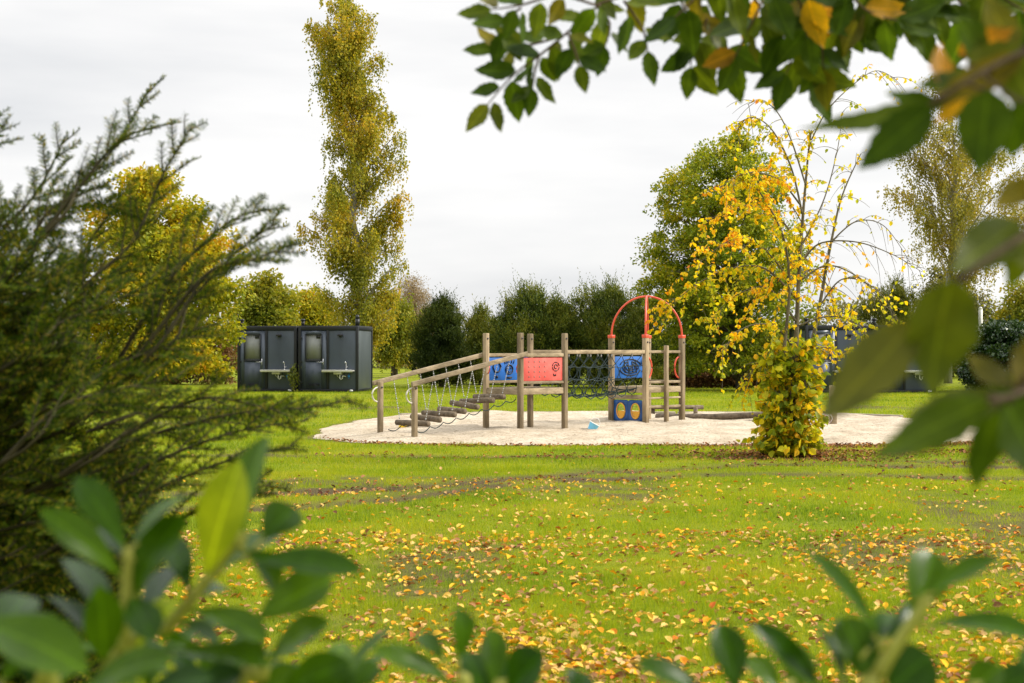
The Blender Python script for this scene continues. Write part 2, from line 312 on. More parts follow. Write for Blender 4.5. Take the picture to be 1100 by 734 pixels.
# ------------------------------------------------------------ grass blades (stuff)
def frustum_pts(count, y0, y1, margin=1.6):
    u = rng.random(count); w0, w1 = y0, y1
    y = np.sqrt(u * (w1 ** 2 - w0 ** 2) + w0 ** 2); x = (rng.random(count) * 2 - 1) * (y * .37 + margin); return x, y
M['grass'] = leafmat('grass_blades', [(0, (.06, .12, .004)), (.3, (.165, .25, .005)), (.7, (.28, .31, .007)), (.92, (.34, .33, .02)), (1, (.40, .34, .08))], .6, .4, noise=.55, spec=.25)
g = MB()
for cnt, y0, y1, hh, ww in [(300000, 5.6, 11, .040, .0035), (330000, 11, 19, .040, .0055), (260000, 19, 30, .042, .009), (170000, 30, 62, .05, .02)]:
    x, y = frustum_pts(cnt, y0, y1)
    keep = (sand_d(x, y) > 1.0 + rng.random(cnt) * .03) & (rng.random(cnt) > rut(x, y) * 1.8) & (rng.random(cnt) > bare(x, y) * .8)
    keep &= np.hypot(x - 4.13, y - 21.4) > .35 + rng.random(cnt) * .5
    x, y = x[keep], y[keep]; k = len(x); z = gz(x, y)
    h = hh * (.4 + 1.1 * rng.random(k)) * (.35 + 1.1 * vnoise(x, y, .45, 31)) * (.45 + 1.1 * vnoise(x, y, .11, 33)) * (1 - .5 * rut(x, y)); a = rng.random(k) * 2 * math.pi; w = ww * (.6 + .8 * rng.random(k))
    le = (rng.random(k) - .2) * h * 1.0; la = rng.random(k) * 2 * math.pi
    p0 = np.stack([x - np.cos(a) * w / 2, y - np.sin(a) * w / 2, z - .004], -1); p1 = np.stack([x + np.cos(a) * w / 2, y + np.sin(a) * w / 2, z - .004], -1)
    p2 = np.stack([x + np.cos(la) * le, y + np.sin(la) * le, z + h], -1)
    g.add(np.stack([p0, p1, p2], 1).reshape(-1, 3), None, np.arange(3 * k).reshape(-1, 3))
tag(g.build('grass', M['grass']), 'short bright green grass blades of the lawn', 'grass', kind='stuff')

# ------------------------------------------------------------ leaves
def unit(v): return v / (np.linalg.norm(v, axis=-1, keepdims=True) + 1e-12)
def leaves(g, pos, size, aspect=.6, tipdir=None, normal=None, fold=.15, six=False, flat=0):
    """leaf faces at pos (base), one island each"""
    k = len(pos)
    if k == 0: return
    size = np.broadcast_to(size, (k,)) * (.65 + .7 * rng.random(k))
    d = unit(rng.normal(size=(k, 3))) if tipdir is None else unit(np.asarray(tipdir) + 0 * np.zeros((k, 3)))
    nn = rng.normal(size=(k, 3)) if normal is None else np.asarray(normal) + rng.normal(size=(k, 3)) * .5
    nn = unit(nn - (nn * d).sum(1)[:, None] * d); s = np.cross(d, nn)
    L = size[:, None]; W = L * aspect
    if six:
        q = [pos, pos + d * L * .28 + s * W * .42 + nn * L * fold, pos + d * L * .62 + s * W * .40 + nn * L * fold, pos + d * L - nn * L * .12,
             pos + d * L * .62 - s * W * .40 + nn * L * fold, pos + d * L * .28 - s * W * .42 + nn * L * fold]
        v = np.stack(q, 1).reshape(-1, 3); b = np.arange(k)[:, None] * 6
        g.add(v, np.concatenate([b + [[0, 1, 2, 3]], b + [[0, 3, 4, 5]]], 0))
    else:
        q = [pos, pos + d * L * .5 + s * W * .5 + nn * L * fold, pos + d * L, pos + d * L * .5 - s * W * .5 + nn * L * fold]
        v = np.stack(q, 1).reshape(-1, 3); g.add(v, np.arange(4 * k).reshape(-1, 4))
def prof_at(prof, z):
    zs = [p[0] for p in prof]; o = np.argsort(zs); zs = np.array(zs)[o]
    return np.interp(z, zs, np.array([p[1] for p in prof])[o]), np.interp(z, zs, np.array([p[2] for p in prof])[o])
def tree(name, label, cat, prof_px, D, mat, bark, nclump, cr_, per, lsize, mode='round', group=None, trunk_px=None, tr=.14, depth=.85, aspect=.65, shell=.55, limbs=True, squash=.7, branch_n=40):
    prof = [(P(0, py, D)[2], P(a, py, D)[0], P(b_, py, D)[0]) for py, a, b_ in prof_px]
    zmax = max(p[0] for p in prof); zmin = max(.15, min(p[0] for p in prof))
    tx = P(trunk_px, HOR, D)[0] if trunk_px else sum((p[1] + p[2]) / 2 for p in prof) / len(prof)
    root = thing(name, label, cat, (tx, D, 0), group)
    # clump centres spread by cross-section area
    zz = rng.uniform(zmin, zmax, nclump * 6); xl, xr = prof_at(prof, zz); w = (xr - xl)
    keep = rng.random(len(zz)) < (w / w.max()) ** 1.5; zz, xl, xr = zz[keep][:nclump], xl[keep][:nclump], xr[keep][:nclump]
    k = len(zz); th = rng.random(k) * 2 * math.pi; r = rng.random(k) ** shell
    rx = np.maximum((xr - xl) / 2 - cr_ * .55, .05); c = np.stack([(xl + xr) / 2 + rx * r * np.cos(th), D + rx * depth * r * np.sin(th), zz], -1)
    g = MB(); crs = cr_ * (.6 + .8 * rng.random(k))
    if mode == 'round':
        idx = np.repeat(np.arange(k), per); off = unit(rng.normal(size=(len(idx), 3))) * (rng.random((len(idx), 1)) ** .5) * crs[idx][:, None]; off[:, 2] *= squash
        p = c[idx] + off; tip = unit(off) + rng.normal(size=p.shape) * .6 + [0, 0, -.3]
        leaves(g, p, lsize, aspect, tip, None, .12)
    elif mode == 'weep':
        ns = max(4, per // 12); idx = np.repeat(np.arange(k), ns); a0 = rng.random(len(idx)) * 2 * math.pi; r0 = rng.random(len(idx)) ** .6 * crs[idx]
        top = c[idx] + np.stack([np.cos(a0) * r0, np.sin(a0) * r0, rng.random(len(idx)) * crs[idx] * .5 + .25 * crs[idx] - .3 * r0], -1)
        L = crs[idx] * (.5 + 1.0 * rng.random(len(idx))); m_ = 13; t = (np.arange(m_) + .5) / m_
        p = top[:, None, :] + np.stack([np.cos(a0)[:, None] * .12 * t[None] * L[:, None], np.sin(a0)[:, None] * .12 * t[None] * L[:, None], -t[None] * L[:, None]], -1)
        p = p.reshape(-1, 3) + rng.normal(size=(len(idx) * m_, 3)) * .055
        p[:, 2] = np.maximum(p[:, 2], .3); leaves(g, p, lsize, aspect, rng.normal(size=p.shape) * .6 + [0, 0, -1], None, .12)
    elif mode == 'birch':
        nb = nclump; SS = []; LL = []; bl_ = []
        hz = zmin + (zmax - zmin) * rng.random(nb) ** .9; az = rng.random(nb) * 2 * math.pi
        for q in range(nb):
            xl_, xr_ = prof_at(prof, hz[q]); cx = (xl_ + xr_) / 2; ca, sa = math.cos(az[q]), math.sin(az[q]); rad = (xr_ - xl_) / 2 * rng.uniform(.55, 1.08) * (1 if rng.random() < .8 else .5)
            e = np.array([cx + rad * ca, D + rad * depth * sa, hz[q] + rng.uniform(-.1, .3)]); h0 = max(.6, hz[q] - abs(rad) * rng.uniform(.6, 1.2)); s0 = np.array([tx + (cx - tx) * (h0 / zmax) ** 1.2, D, h0])
            s0[0] = np.interp(h0, [0, zmax * .25, zmax], [tx, (tx + cx) / 2, cx])
            u = np.linspace(0, 1, 8)[:, None]; cv = s0 + (e - s0) * u + np.array([0, 0, 1]) * np.sin(u * math.pi * .9) * .16 * rad; bl_.append((cv, tr * .26 * (1 - .75 * h0 / zmax) + .008))
            ns = int(per * rng.uniform(.5, 1.3) * (.25 + rad)); uu = 1 - rng.random(ns) ** 1.4 * .85; k_ = np.clip(uu * 7, 0, 6.999); i_ = k_.astype(int); f_ = (k_ - i_)[:, None]
            st = cv[i_] * (1 - f_) + cv[i_ + 1] * f_ + rng.normal(size=(ns, 3)) * [cr_ * .17, cr_ * .17, cr_ * .09]; SS.append(st); LL.append(cr_ * (.25 + 1.1 * rng.random(ns) ** 1.5))
        st = np.vstack(SS); L = np.concatenate(LL); m_ = 11; t = (np.arange(m_) + .3) / m_; aa_ = rng.random(len(st)) * 6.283
        p = st[:, None] + np.stack([np.cos(aa_)[:, None] * .15 * t * L[:, None], np.sin(aa_)[:, None] * .15 * t * L[:, None], -t * L[:, None]], -1)
        p = p.reshape(-1, 3) + rng.normal(size=(len(st) * m_, 3)) * .05; p[:, 2] = np.maximum(p[:, 2], .3); leaves(g, p, lsize, aspect, rng.normal(size=p.shape) * .6 + [0, 0, -1], None, .12)
    elif mode == 'spiky':
        ns = max(4, per // 9); idx = np.repeat(np.arange(k), ns)
        ctr = np.array([tx, D, zmin]); outd = unit(c[idx] - ctr + [0, 0, .6]); dr = unit(outd + rng.normal(size=(len(idx), 3)) * .45 + [0, 0, .35])
        st = c[idx] + unit(rng.normal(size=(len(idx), 3))) * crs[idx][:, None] * rng.random((len(idx), 1)) * .8
        L = crs[idx] * (.4 + .8 * rng.random(len(idx)) + 1.3 * (rng.random(len(idx)) < .05)); m_ = 9; t = np.arange(m_) / m_
        p = st[:, None] + dr[:, None] * (t[None, :, None] * L[:, None, None]); dd = np.repeat(dr, m_, 0)
        p = p.reshape(-1, 3); tip = dd + rng.normal(size=p.shape) * .55; p[:, 2] = np.maximum(p[:, 2], .05)
        leaves(g, p, lsize, aspect, tip, None, .08)
    g.build('crown', mat, root)
    t = MB(); topz = zmax - (zmax - zmin) * .08; kk = 12; tz = np.linspace(0, topz, kk); xl, xr = prof_at(prof, np.clip(tz, zmin, zmax)); mid = (xl + xr) / 2
    bl = np.clip(tz / topz, 0, 1) ** 1.2; px_ = tx * (1 - bl) + mid * bl + (rng.random(kk) - .5) * .12 * (tz > .5)
    path = np.stack([px_, D + (rng.random(kk) - .5) * .1, tz], -1); path[0, 2] = -.05; t.tube(path, [tr * 1.25, tr, tr * .8, tr * .5, tr * .15], 9)
    if mode == 'birch':
        for cv, r0 in bl_: t.tube(cv, [r0, r0 * .25], 5, False)
    elif limbs:
        order = rng.permutation(k)[:branch_n]
        for q in order:
            e = c[q]; h0 = max(.3, e[2] - np.hypot(e[0] - tx, e[1] - D) * rng.uniform(.4, .9)); h0 = min(h0, topz * .95)
            s0 = np.array([np.interp(h0, tz, path[:, 0]), np.interp(h0, tz, path[:, 1]), h0]); u = np.linspace(0, 1, 6)[:, None]
            cv = s0 + (e - s0) * u + np.array([0, 0, 1]) * (np.sin(u * math.pi) * .12 * np.linalg.norm(e - s0))
            r0 = tr * .38 * (1 - .6 * h0 / topz); t.tube(cv, [r0, r0 * .2], 5, False)
    t.build('trunk', bark, root, smooth=True)
    return root
L_ = leafmat
M['birch_leaf'] = L_('birch_leaves', [(0, (.10, .125, .016)), (.35, (.21, .22, .024)), (.65, (.36, .31, .03)), (1, (.54, .34, .025))], .55, .4, noise=.3)
M['birch_leaf2'] = L_('olive_birch_leaves', [(0, (.14, .15, .025)), (.5, (.26, .24, .04)), (1, (.42, .30, .05))], .55, .4, noise=.35)
M['hornbeam_leaf'] = L_('green_hornbeam_leaves', [(0, (.07, .115, .008)), (.45, (.17, .22, .011)), (.75, (.30, .31, .016)), (1, (.52, .40, .02))], .55, .35, noise=.5)
M['yellow_leaf'] = L_('yellow_autumn_leaves', [(0, (.22, .24, .012)), (.25, (.50, .44, .014)), (.65, (.80, .52, .012)), (.9, (.80, .36, .010)), (1, (.60, .18, .010))], .5, .42)
M['yellow_crown'] = L_('yellow_crown_leaves', [(0, (.16, .22, .012)), (.3, (.42, .44, .014)), (.6, (.74, .56, .016)), (.85, (.78, .40, .012)), (1, (.62, .18, .010))], .5, .42, noise=.9)
M['yellow_far'] = L_('golden_far_leaves', [(0, (.11, .15, .012)), (.4, (.27, .28, .014)), (.75, (.47, .36, .014)), (1, (.50, .24, .012))], .55, .35, noise=.5)
M['base_leaf'] = L_('yellow_green_base_leaves', [(0, (.11, .17, .010)), (.4, (.28, .32, .012)), (.72, (.58, .52, .014)), (1, (.70, .40, .012))], .5, .4)
M['olive_leaf'] = L_('yellow_green_leaves', [(0, (.10, .14, .014)), (.5, (.21, .22, .018)), (1, (.40, .30, .02))], .55, .35, noise=.4)
M['tan_twig'] = L_('tan_bare_twigs', [(0, (.16, .12, .07)), (.5, (.27, .20, .12)), (1, (.35, .26, .13))], .8, .2, noise=.4)
M['russet'] = L_('russet_leaves', [(0, (.08, .045, .02)), (.4, (.16, .075, .03)), (.8, (.20, .13, .05)), (1, (.12, .14, .03))], .7, .2, noise=.6)
M['yew'] = L_('dark_yew_needles', [(0, (.014, .03, .006)), (.35, (.05, .08, .012)), (.65, (.13, .155, .018)), (1, (.24, .23, .025))], .6, .2, noise=.8)
M['yew_round'] = L_('rounded_yew_needles', [(0, (.010, .022, .005)), (.4, (.03, .05, .008)), (.75, (.075, .10, .012)), (1, (.17, .17, .02))], .6, .15, noise=.7)
M['yew2'] = L_('olive_yew_needles', [(0, (.03, .055, .010)), (.45, (.11, .135, .015)), (1, (.27, .24, .03))], .6, .2, noise=.8)
M['laurel_far'] = L_('glossy_laurel_leaves', [(0, (.008, .026, .006)), (.6, (.02, .05, .010)), (1, (.05, .085, .015))], .3, .12, spec=.5)
M['greyolive'] = L_('grey_olive_leaves', [(0, (.07, .08, .035)), (.5, (.13, .13, .05)), (1, (.22, .18, .06))], .6, .3, noise=.4)

tree('birch_tree', 'tall slender golden green birch rising behind the dark cabins', 'tree',
     [(-6, 366, 378), (8, 343, 394), (25, 327, 404), (48, 325, 410), (75, 334, 412), (95, 326, 424), (118, 345, 436), (150, 347, 430), (178, 352, 434), (196, 335, 434), (210, 306, 434), (235, 312, 430), (262, 330, 440), (285, 336, 442), (305, 342, 434), (340, 350, 434), (372, 365, 420)],
     64, M['birch_leaf'], M['birchbark'], 150, 1.1, 30, .115, 'birch', None, 384, .2, aspect=.7)
tree('birch_tree', 'sparse silver birch with pale trunk at the right edge of the photo', 'tree',
     [(78, 1000, 1040), (100, 985, 1060), (130, 962, 1085), (165, 950, 1108), (205, 945, 1118), (240, 952, 1112), (270, 972, 1098), (300, 992, 1062)],
     68, M['birch_leaf2'], M['birchbark'], 85, 1.1, 18, .115, 'birch', None, 1018, .17)
tree('hornbeam_tree', 'broad green hornbeam behind the climbing frame and yellow tree', 'tree',
     [(148, 775, 800), (165, 738, 830), (190, 708, 850), (215, 697, 862), (250, 694, 872), (285, 684, 876), (305, 682, 878), (335, 692, 876), (372, 702, 866), (398, 722, 850)],
     56, M['hornbeam_leaf'], M['bark'], 560, .50, 150, .12, 'round', None, 796, .17, squash=.55, branch_n=140, shell=.5)
tree('yew_bush', 'rounded dense dark green bush beside the end of the cabins', 'bush',
     [(327, 465, 488), (340, 449, 500), (358, 441, 506), (380, 438, 509), (398, 440, 509), (413, 446, 504)],
     61, M['yew_round'], M['bark'], 280, .36, 260, .10, 'spiky', None, None, .12, branch_n=8, aspect=.3)
tree('yew_bush', 'olive green loose bush right of the rounded dark bush', 'bush',
     [(336, 512, 522), (348, 498, 536), (370, 488, 546), (412, 488, 546)],
     65, M['yew2'], M['bark'], 190, .45, 240, .11, 'spiky', None, None, .12, branch_n=8, aspect=.3)
tree('evergreen_hedge', 'olive brown mixed evergreen thicket filling in behind the climbing frame', 'hedge',
     [(358, 505, 600), (364, 500, 700), (372, 500, 735), (414, 500, 735)], 66, M['yew2'], M['bark'], 420, .5, 200, .12, 'spiky', None, None, .1, depth=.25, limbs=False, aspect=.3)
G7 = 'dark evergreens behind the climbing frame'
tree('evergreen_tree', 'dark evergreen with pointed tips above the red panel', 'tree',
     [(316, 556, 592), (326, 542, 606), (345, 526, 628), (380, 520, 632), (414, 520, 632)],
     60, M['yew'], M['bark'], 300, .48, 250, .115, 'spiky', G7, None, .15, branch_n=10, aspect=.28)
tree('evergreen_tree', 'dark evergreen with feathery top behind the red arch', 'tree',
     [(313, 640, 676), (320, 618, 694), (335, 606, 716), (362, 602, 720), (414, 602, 720)],
     60, M['yew'], M['bark'], 320, .48, 250, .115, 'spiky', G7, None, .15, branch_n=10, aspect=.28)
tree('hedge', 'low dark hedge with brown base under the hornbeam', 'hedge',
     [(352, 712, 860), (370, 705, 950), (414, 705, 955)], 63, M['yew'], M['bark'], 330, .5, 190, .12, 'spiky', None, None, .1, depth=.22, limbs=False, aspect=.35)
tree('hedge', 'strip of russet undergrowth at the foot of the hornbeam', 'hedge',
     [(398, 712, 865), (416, 708, 870)], 59.5, M['russet'], M['bark'], 150, .3, 110, .10, 'round', None, None, .05, depth=.1, limbs=False)
tree('yellow_tree', 'orange and yellow autumn tree behind the dark foreground yew', 'tree',
     [(178, 150, 185), (200, 112, 208), (235, 88, 238), (275, 75, 262), (320, 70, 268), (360, 78, 258), (398, 100, 250)],
     48, M['yellow_far'], M['bark'], 300, .6, 170, .14, 'round', None, None, .15, squash=.6, branch_n=60)
tree('green_tree', 'yellow green bushy tree above the left dark cabin', 'tree',
     [(296, 275, 300), (312, 255, 322), (340, 245, 332), (400, 245, 335)], 74, M['olive_leaf'], M['bark'], 150, .75, 190, .17, 'round', None, None, .14, branch_n=20)
tree('green_tree', 'low golden tree between the yellow green tree and the birch', 'tree',
     [(312, 322, 345), (330, 312, 362), (400, 312, 366)], 80, M['yellow_far'], M['bark'], 110, .7, 170, .17, 'round', None, None, .14, branch_n=20)
tree('green_tree', 'pale willowy green tree right of the birch foot', 'tree',
     [(318, 405, 432), (335, 398, 452), (370, 400, 456), (382, 405, 450)], 82, M['olive_leaf'], M['bark'], 120, .7, 150, .15, 'weep', None, None, .12, branch_n=20)
tree('bare_tree', 'tan nearly bare tree above the rounded dark bush', 'tree',
     [(302, 432, 450), (315, 420, 468), (340, 415, 480), (380, 418, 482)], 96, M['tan_twig'], M['greybark'], 150, .9, 170, .16, 'round', None, None, .16, aspect=.2, branch_n=50)
tree('russet_bush', 'reddish brown low bush at the far lawn edge right of the cabins', 'bush',
     [(362, 412, 430), (374, 404, 438), (388, 404, 440)], 88, M['russet'], M['bark'], 70, .5, 150, .13, 'round', None, None, .08, branch_n=8)
tree('russet_bush', 'russet and tan undergrowth left of the dark cabins', 'bush',
     [(362, 150, 245), (384, 60, 262), (410, 40, 262)], 66, M['russet'], M['bark'], 260, .5, 150, .13, 'round', None, None, .08, depth=.2, branch_n=20)
tree('evergreen_tree', 'dark evergreen behind the right dark cabins', 'tree',
     [(305, 948, 965), (318, 932, 985), (345, 920, 998), (412, 920, 1000)], 66, M['yew2'], M['bark'], 200, .55, 210, .12, 'spiky', None, None, .15, branch_n=10, aspect=.3)
tree('grey_tree', 'grey olive round tree behind the silver birch trunk', 'tree',
     [(290, 1000, 1030), (302, 985, 1052), (330, 975, 1066), (400, 975, 1070)], 84, M['greyolive'], M['greybark'], 150, .8, 170, .16, 'round', None, None, .16, branch_n=30)
tree('grey_tree', 'brownish olive tree at the far right behind the glossy bush', 'tree',
     [(305, 1085, 1115), (320, 1066, 1135), (345, 1060, 1140), (400, 1060, 1145)], 80, M['olive_leaf'], M['greybark'], 140, .75, 170, .16, 'round', None, None, .16, branch_n=30)
tree('laurel_bush', 'dark glossy leaved bush at the right edge of the lawn', 'bush',
     [(350, 1060, 1125), (362, 1040, 1145), (385, 1030, 1155), (420, 1030, 1158)], 54, M['laurel_far'], M['bark'], 260, .42, 190, .13, 'round', None, None, .1, branch_n=10)
# far-off wood closing the horizon
g = MB()
for k in range(950):
    x = rng.uniform(-75, 75); y = 118 + rng.random() * 14; hgt = 2.6 + 3.2 * vnoise(x, 0, 9, 41) + 1.2 * vnoise(x, 3, 2.5, 42); c = np.array([x, y, rng.random() * hgt])
    off = unit(rng.normal(size=(90, 3))) * rng.random((90, 1)) ** .5 * 1.1; p = c + off; p[:, 2] = np.maximum(p[:, 2], 0); leaves(g, p, .34, .6)
tag(g.build('distant_wood', M['greyolive']), 'low far-off line of woodland closing the lawn', 'woodland', kind='stuff')

# ------------------------------------------------------------ climbing frame
A0 = np.array([-2.36, 25.5]); th0 = R(45); U = np.array([math.cos(th0), math.sin(th0)]); V = np.array([math.sin(th0), -math.cos(th0)]); Wd = .93
def Q(s, t, z): p = A0 + s * U + t * V; return np.array([p[0], p[1], z])
U3 = np.array([*U, 0]); V3 = np.array([*V, 0]); Z3 = np.array([0, 0, 1.])
sC, sE, sG, sK = 2.63, 3.85, 6.30, 7.50
play = thing('climbing_frame', 'long wooden climbing frame with coral red and blue panels and red arches on the sand', 'playground', tuple(Q(3.6, .5, 0)))
def post(s, t, h, w=.095, mat='wood', z0=-.1):
    g = MB(); g.box(Q(s, t, (h + z0) / 2), (w, w, h - z0), rz=th0); o = g.build('post', M[mat], play, bevel=.012)
    for zz in (h - .10,):
        b_ = MB(); p = Q(s, t, zz) + V3 * (w / 2 + .001); b_.tube([p, p + V3 * .012], .017, 8); b_.build('bolt', M['bolt'], o)
    return o
post(0, 0, 1.03, .085); post(0, Wd, 1.03, .085)
for s in (sC, sE):
    for t in (0, Wd): post(s, t, 1.92)
tp = []
for s in (sG, sK):
    for t in (0, Wd): tp.append(post(s, t, 1.86, .105))
def beam(name, a, b_, w, h, mat='wood2', parent=play, bev=.008):
    g = MB(); g.beam(a, b_, w, h); return g.build(name, M[mat], parent, bevel=bev)
for t in (-.065, Wd + .065): beam('handrail', Q(-.12, t, 1.0), Q(sC + .12, t, 1.53), .045, .085)
# grips on the low posts
for t in (0, Wd):
    g = MB(); aa = np.linspace(-math.pi / 2, math.pi / 2, 12); g.tube([Q(-.05 - .14 * math.cos(q), t, .80 + .13 * math.sin(q)) for q in aa], .014, 8); g.build('hand_grip', M['grip'], play, smooth=True)
# hanging log steps
for k in range(7):
    s = .37 + .318 * k; z = .30 + .068 * k + rng.uniform(-.012, .012)
    g = MB(); e = rng.uniform(-.05, .05); e2 = rng.uniform(-.02, .03); a_, b_ = Q(s + e, .05, z + e2), Q(s - e, Wd - .08, z - e2); n_ = 10
    pts = [a_ + (b_ - a_) * q + np.array([0, 0, rng.uniform(-.004, .004)]) for q in np.linspace(0, 1, 6)]; g.tube(pts, [.052, .056, .054], 10)
    lg = g.build('step_log', M['log'], play, smooth=False)
    for t in (0.0, Wd):
        railz = 1.0 + (1.53 - 1.0) * (s + .12) / (sC + .24) - .05
        for ds in (-.0,):
            c_ = MB(); p0 = Q(s, t + (-.065 if t == 0 else .065), railz); p1 = Q(s, t + (.10 if t == 0 else -.13), z + .055)
            m_ = 16
            for q in range(m_):
                u0, u1 = q / m_, (q + .8) / m_; c_.tube([p0 + (p1 - p0) * u0, p0 + (p1 - p0) * u1], .010 if q % 2 else .006, 5)
            c_.build('chain', M['chain'], lg)
for t in (.08, Wd - .08):                              # rope sagging under the steps
    g = MB(); pts = []
    for k in range(8):
        s0 = .12 + .315 * k
        for q in np.linspace(0, 1, 7)[:-1]: pts.append(Q(s0 + .315 * q, t, .17 + .068 * (k + q) - .06 * math.sin(q * math.pi)))
    g.tube(pts, .009, 5); g.build('rope', M['rope'], play)
# deck one: platform, panels
def deck(s0, s1, z):
    g = MB(); n_ = 8
    for k in range(n_):
        t = (k + .5) / n_ * (Wd - .12) + .06; g.beam(Q(s0 + .06, t, z), Q(s1 - .06, t, z), (Wd - .12) / n_ - .012, .04)
    g.build('platform', M['wood2'], play)
    for t in (-.0, Wd): beam('platform_beam', Q(s0 + .05, t, z - .045), Q(s1 - .05, t, z - .045), .05, .12)
    for s in (s0, s1): beam('platform_beam', Q(s, .05, z - .045), Q(s, Wd - .05, z - .045), .05, .12)
deck(sC, sE, .86); deck(sG, sK, .82)
def panel(s0, s1, t, z0, z1, mat, out):                # board along U; out = +1 towards camera side
    g = MB(); g.beam(Q(s0, t, (z0 + z1) / 2), Q(s1, t, (z0 + z1) / 2), .018, z1 - z0); return g.build('panel', M[mat], play, bevel=.004)
def stroke(g, s_of, t, pts, w=.010, closed=False):     # pts in (s,z) on the panel plane
    pts = list(pts) + ([pts[0]] if closed else [])
    g.tube([Q(a, t, z) for a, z in pts], w, 5)
bp_ = panel(sC + .06, sE - .06, 0, 1.01, 1.46, 'blue', 1); bp_['label'] = 'blue game panel of the first platform'
g = MB(); tt = .018; c0 = sC + .28
stroke(g, None, tt, [(c0 + .11 * math.cos(q), 1.27 + .11 * math.sin(q)) for q in np.linspace(0, 2 * math.pi, 7)[:-1]], .013, True)
stroke(g, None, tt, [(c0, 1.10), (c0, 1.05)], .02)
c1_ = sC + .62
stroke(g, None, tt, [(c1_ + .10 * math.cos(q), 1.22 + .09 * math.sin(q)) for q in np.linspace(0, 2 * math.pi, 13)[:-1]], .011, True)
for dx in (-.04, .04): stroke(g, None, tt, [(c1_ + dx, 1.25), (c1_ + dx, 1.23)], .014)
stroke(g, None, tt, [(c1_ - .05, 1.19), (c1_, 1.165), (c1_ + .05, 1.19)], .008)
for q in (-1, -.5, 0, .5, 1): stroke(g, None, tt, [(c1_ + .11 * q, 1.33 + .02 * (1 - abs(q))), (c1_ + .14 * q, 1.40)], .008)
stroke(g, None, tt, [(c1_ - .06, 1.06), (c1_ + .06, 1.06)], .018)
g.build('marking', M['black'], bp_)
rp = panel(sC + .07, sE - .07, Wd, 1.01, 1.455, 'red', 1); rp['label'] = 'coral red game panel of the first platform'
tt = Wd + .011; M['hole'] = plain('faded_hole_grey', (.20, .13, .11), .8, 0, .05, 4, 0)
for a in range(4):
    for c in range(4):
        s = sC + .22 + a * .145; z = 1.09 + c * .095; p = Q(s, tt, z); g = MB(); g.tube([p, p + V3 * .003], .015, 10); g.build('peg_hole', M['hole'], rp)
g = MB(); cc = sE - .26
for q in range(6):
    aa = np.linspace(q * math.pi / 3 + .12, (q + 1) * math.pi / 3 - .12, 5); stroke(g, None, tt, [(cc + .095 * math.cos(w_), 1.28 + .085 * math.sin(w_)) for w_ in aa], .011)
stroke(g, None, tt, [(cc + .045 * math.cos(q), 1.28 + .04 * math.sin(q)) for q in np.linspace(0, 5.4, 8)], .011)
stroke(g, None, tt, [(cc - .07, 1.14), (cc - .04, 1.10)], .014); stroke(g, None, tt, [(cc + .0, 1.13), (cc - .015, 1.10)], .014)
g.build('marking', M['black'], rp)
for t in (0, Wd):
    beam('panel_rail', Q(sC + .05, t, 1.50), Q(sE - .05, t, 1.50), .06, .065)
    beam('panel_rail', Q(sC + .05, t, .98), Q(sE - .05, t, .98), .06, .05)
for s in (sC, sE):                                     # red grips by the stair entrance
    if s == sC:
        for t, sg in ((0, 1), (Wd, -1)):
            g = MB(); g.tube([Q(s, t + sg * (.05 + .05 * math.sin(q)), 1.24 - .09 * math.cos(q)) for q in np.linspace(0, math.pi, 8)], .011, 6); g.build('hand_grip', M['redpipe'], play, smooth=True)
# net bridge
for t in (0, Wd): beam('bridge_rail', Q(sE + .05, t, 1.56), Q(sG - .05 if t == 0 else sG - .05, t, 1.56), .07, .075)
g = MB(); nseg = 7; s0, s1 = sE + .12, sG - .12; ds = (s1 - s0) / nseg
def netz(s): u = (s - s0) / (s1 - s0); return .80 - .10 * math.sin(u * math.pi)
for t, inn in ((0, .14), (Wd, -.14)):
    for k in range(nseg):
        sm = s0 + (k + .5) * ds
        for sg in (-1, 1):
            g.tube([Q(sm + sg * ds * .48 * math.cos(h * 2.0 * math.pi) * (1 if h < .98 else 1), t + inn * h, 1.52 - h * (1.52 - netz(sm) - .03)) for h in np.linspace(0, 1, 22)], .0075, 5)
        g.tube([Q(sm - ds * .48, t + inn, netz(sm) + .04), Q(sm - ds * .36, t + inn, netz(sm) - .05), Q(sm, t + inn, netz(sm) - .09), Q(sm + ds * .36, t + inn, netz(sm) - .05), Q(sm + ds * .48, t + inn, netz(sm) + .04)], .011, 5)
    for hz, ii in ((1.28, .35), (1.03, .68)):
        g.tube([Q(s, t + inn * ii, hz - .04 * math.sin((s - s0) / (s1 - s0) * math.pi) - .012 * math.cos((s - s0) / ds * 2 * math.pi)) for s in np.linspace(s0 - .07, s1 + .07, 60)], .009, 5)
for k in range(nseg + 1):
    s = s0 + k * ds; g.tube([Q(s, t_, netz(s) + .05 - .08 * math.sin(t_ / Wd * math.pi)) for t_ in np.linspace(.14, Wd - .14, 7)], .011, 5)
for t_ in (.3, Wd - .3): g.tube([Q(s, t_, netz(s) + .03 - .08 * math.sin(t_ / Wd * math.pi)) for s in np.linspace(s0 - .1, s1 + .1, 20)], .011, 5)
g.build('climbing_net', M['rope'], play)
for t in (0, Wd):
    for k in range(nseg + 1): s = s0 + k * ds; g = MB(); g.tube([Q(s, t, 1.52), Q(s, t, 1.46)], .016, 6); g.build('net_hanger', M['chain'], play)
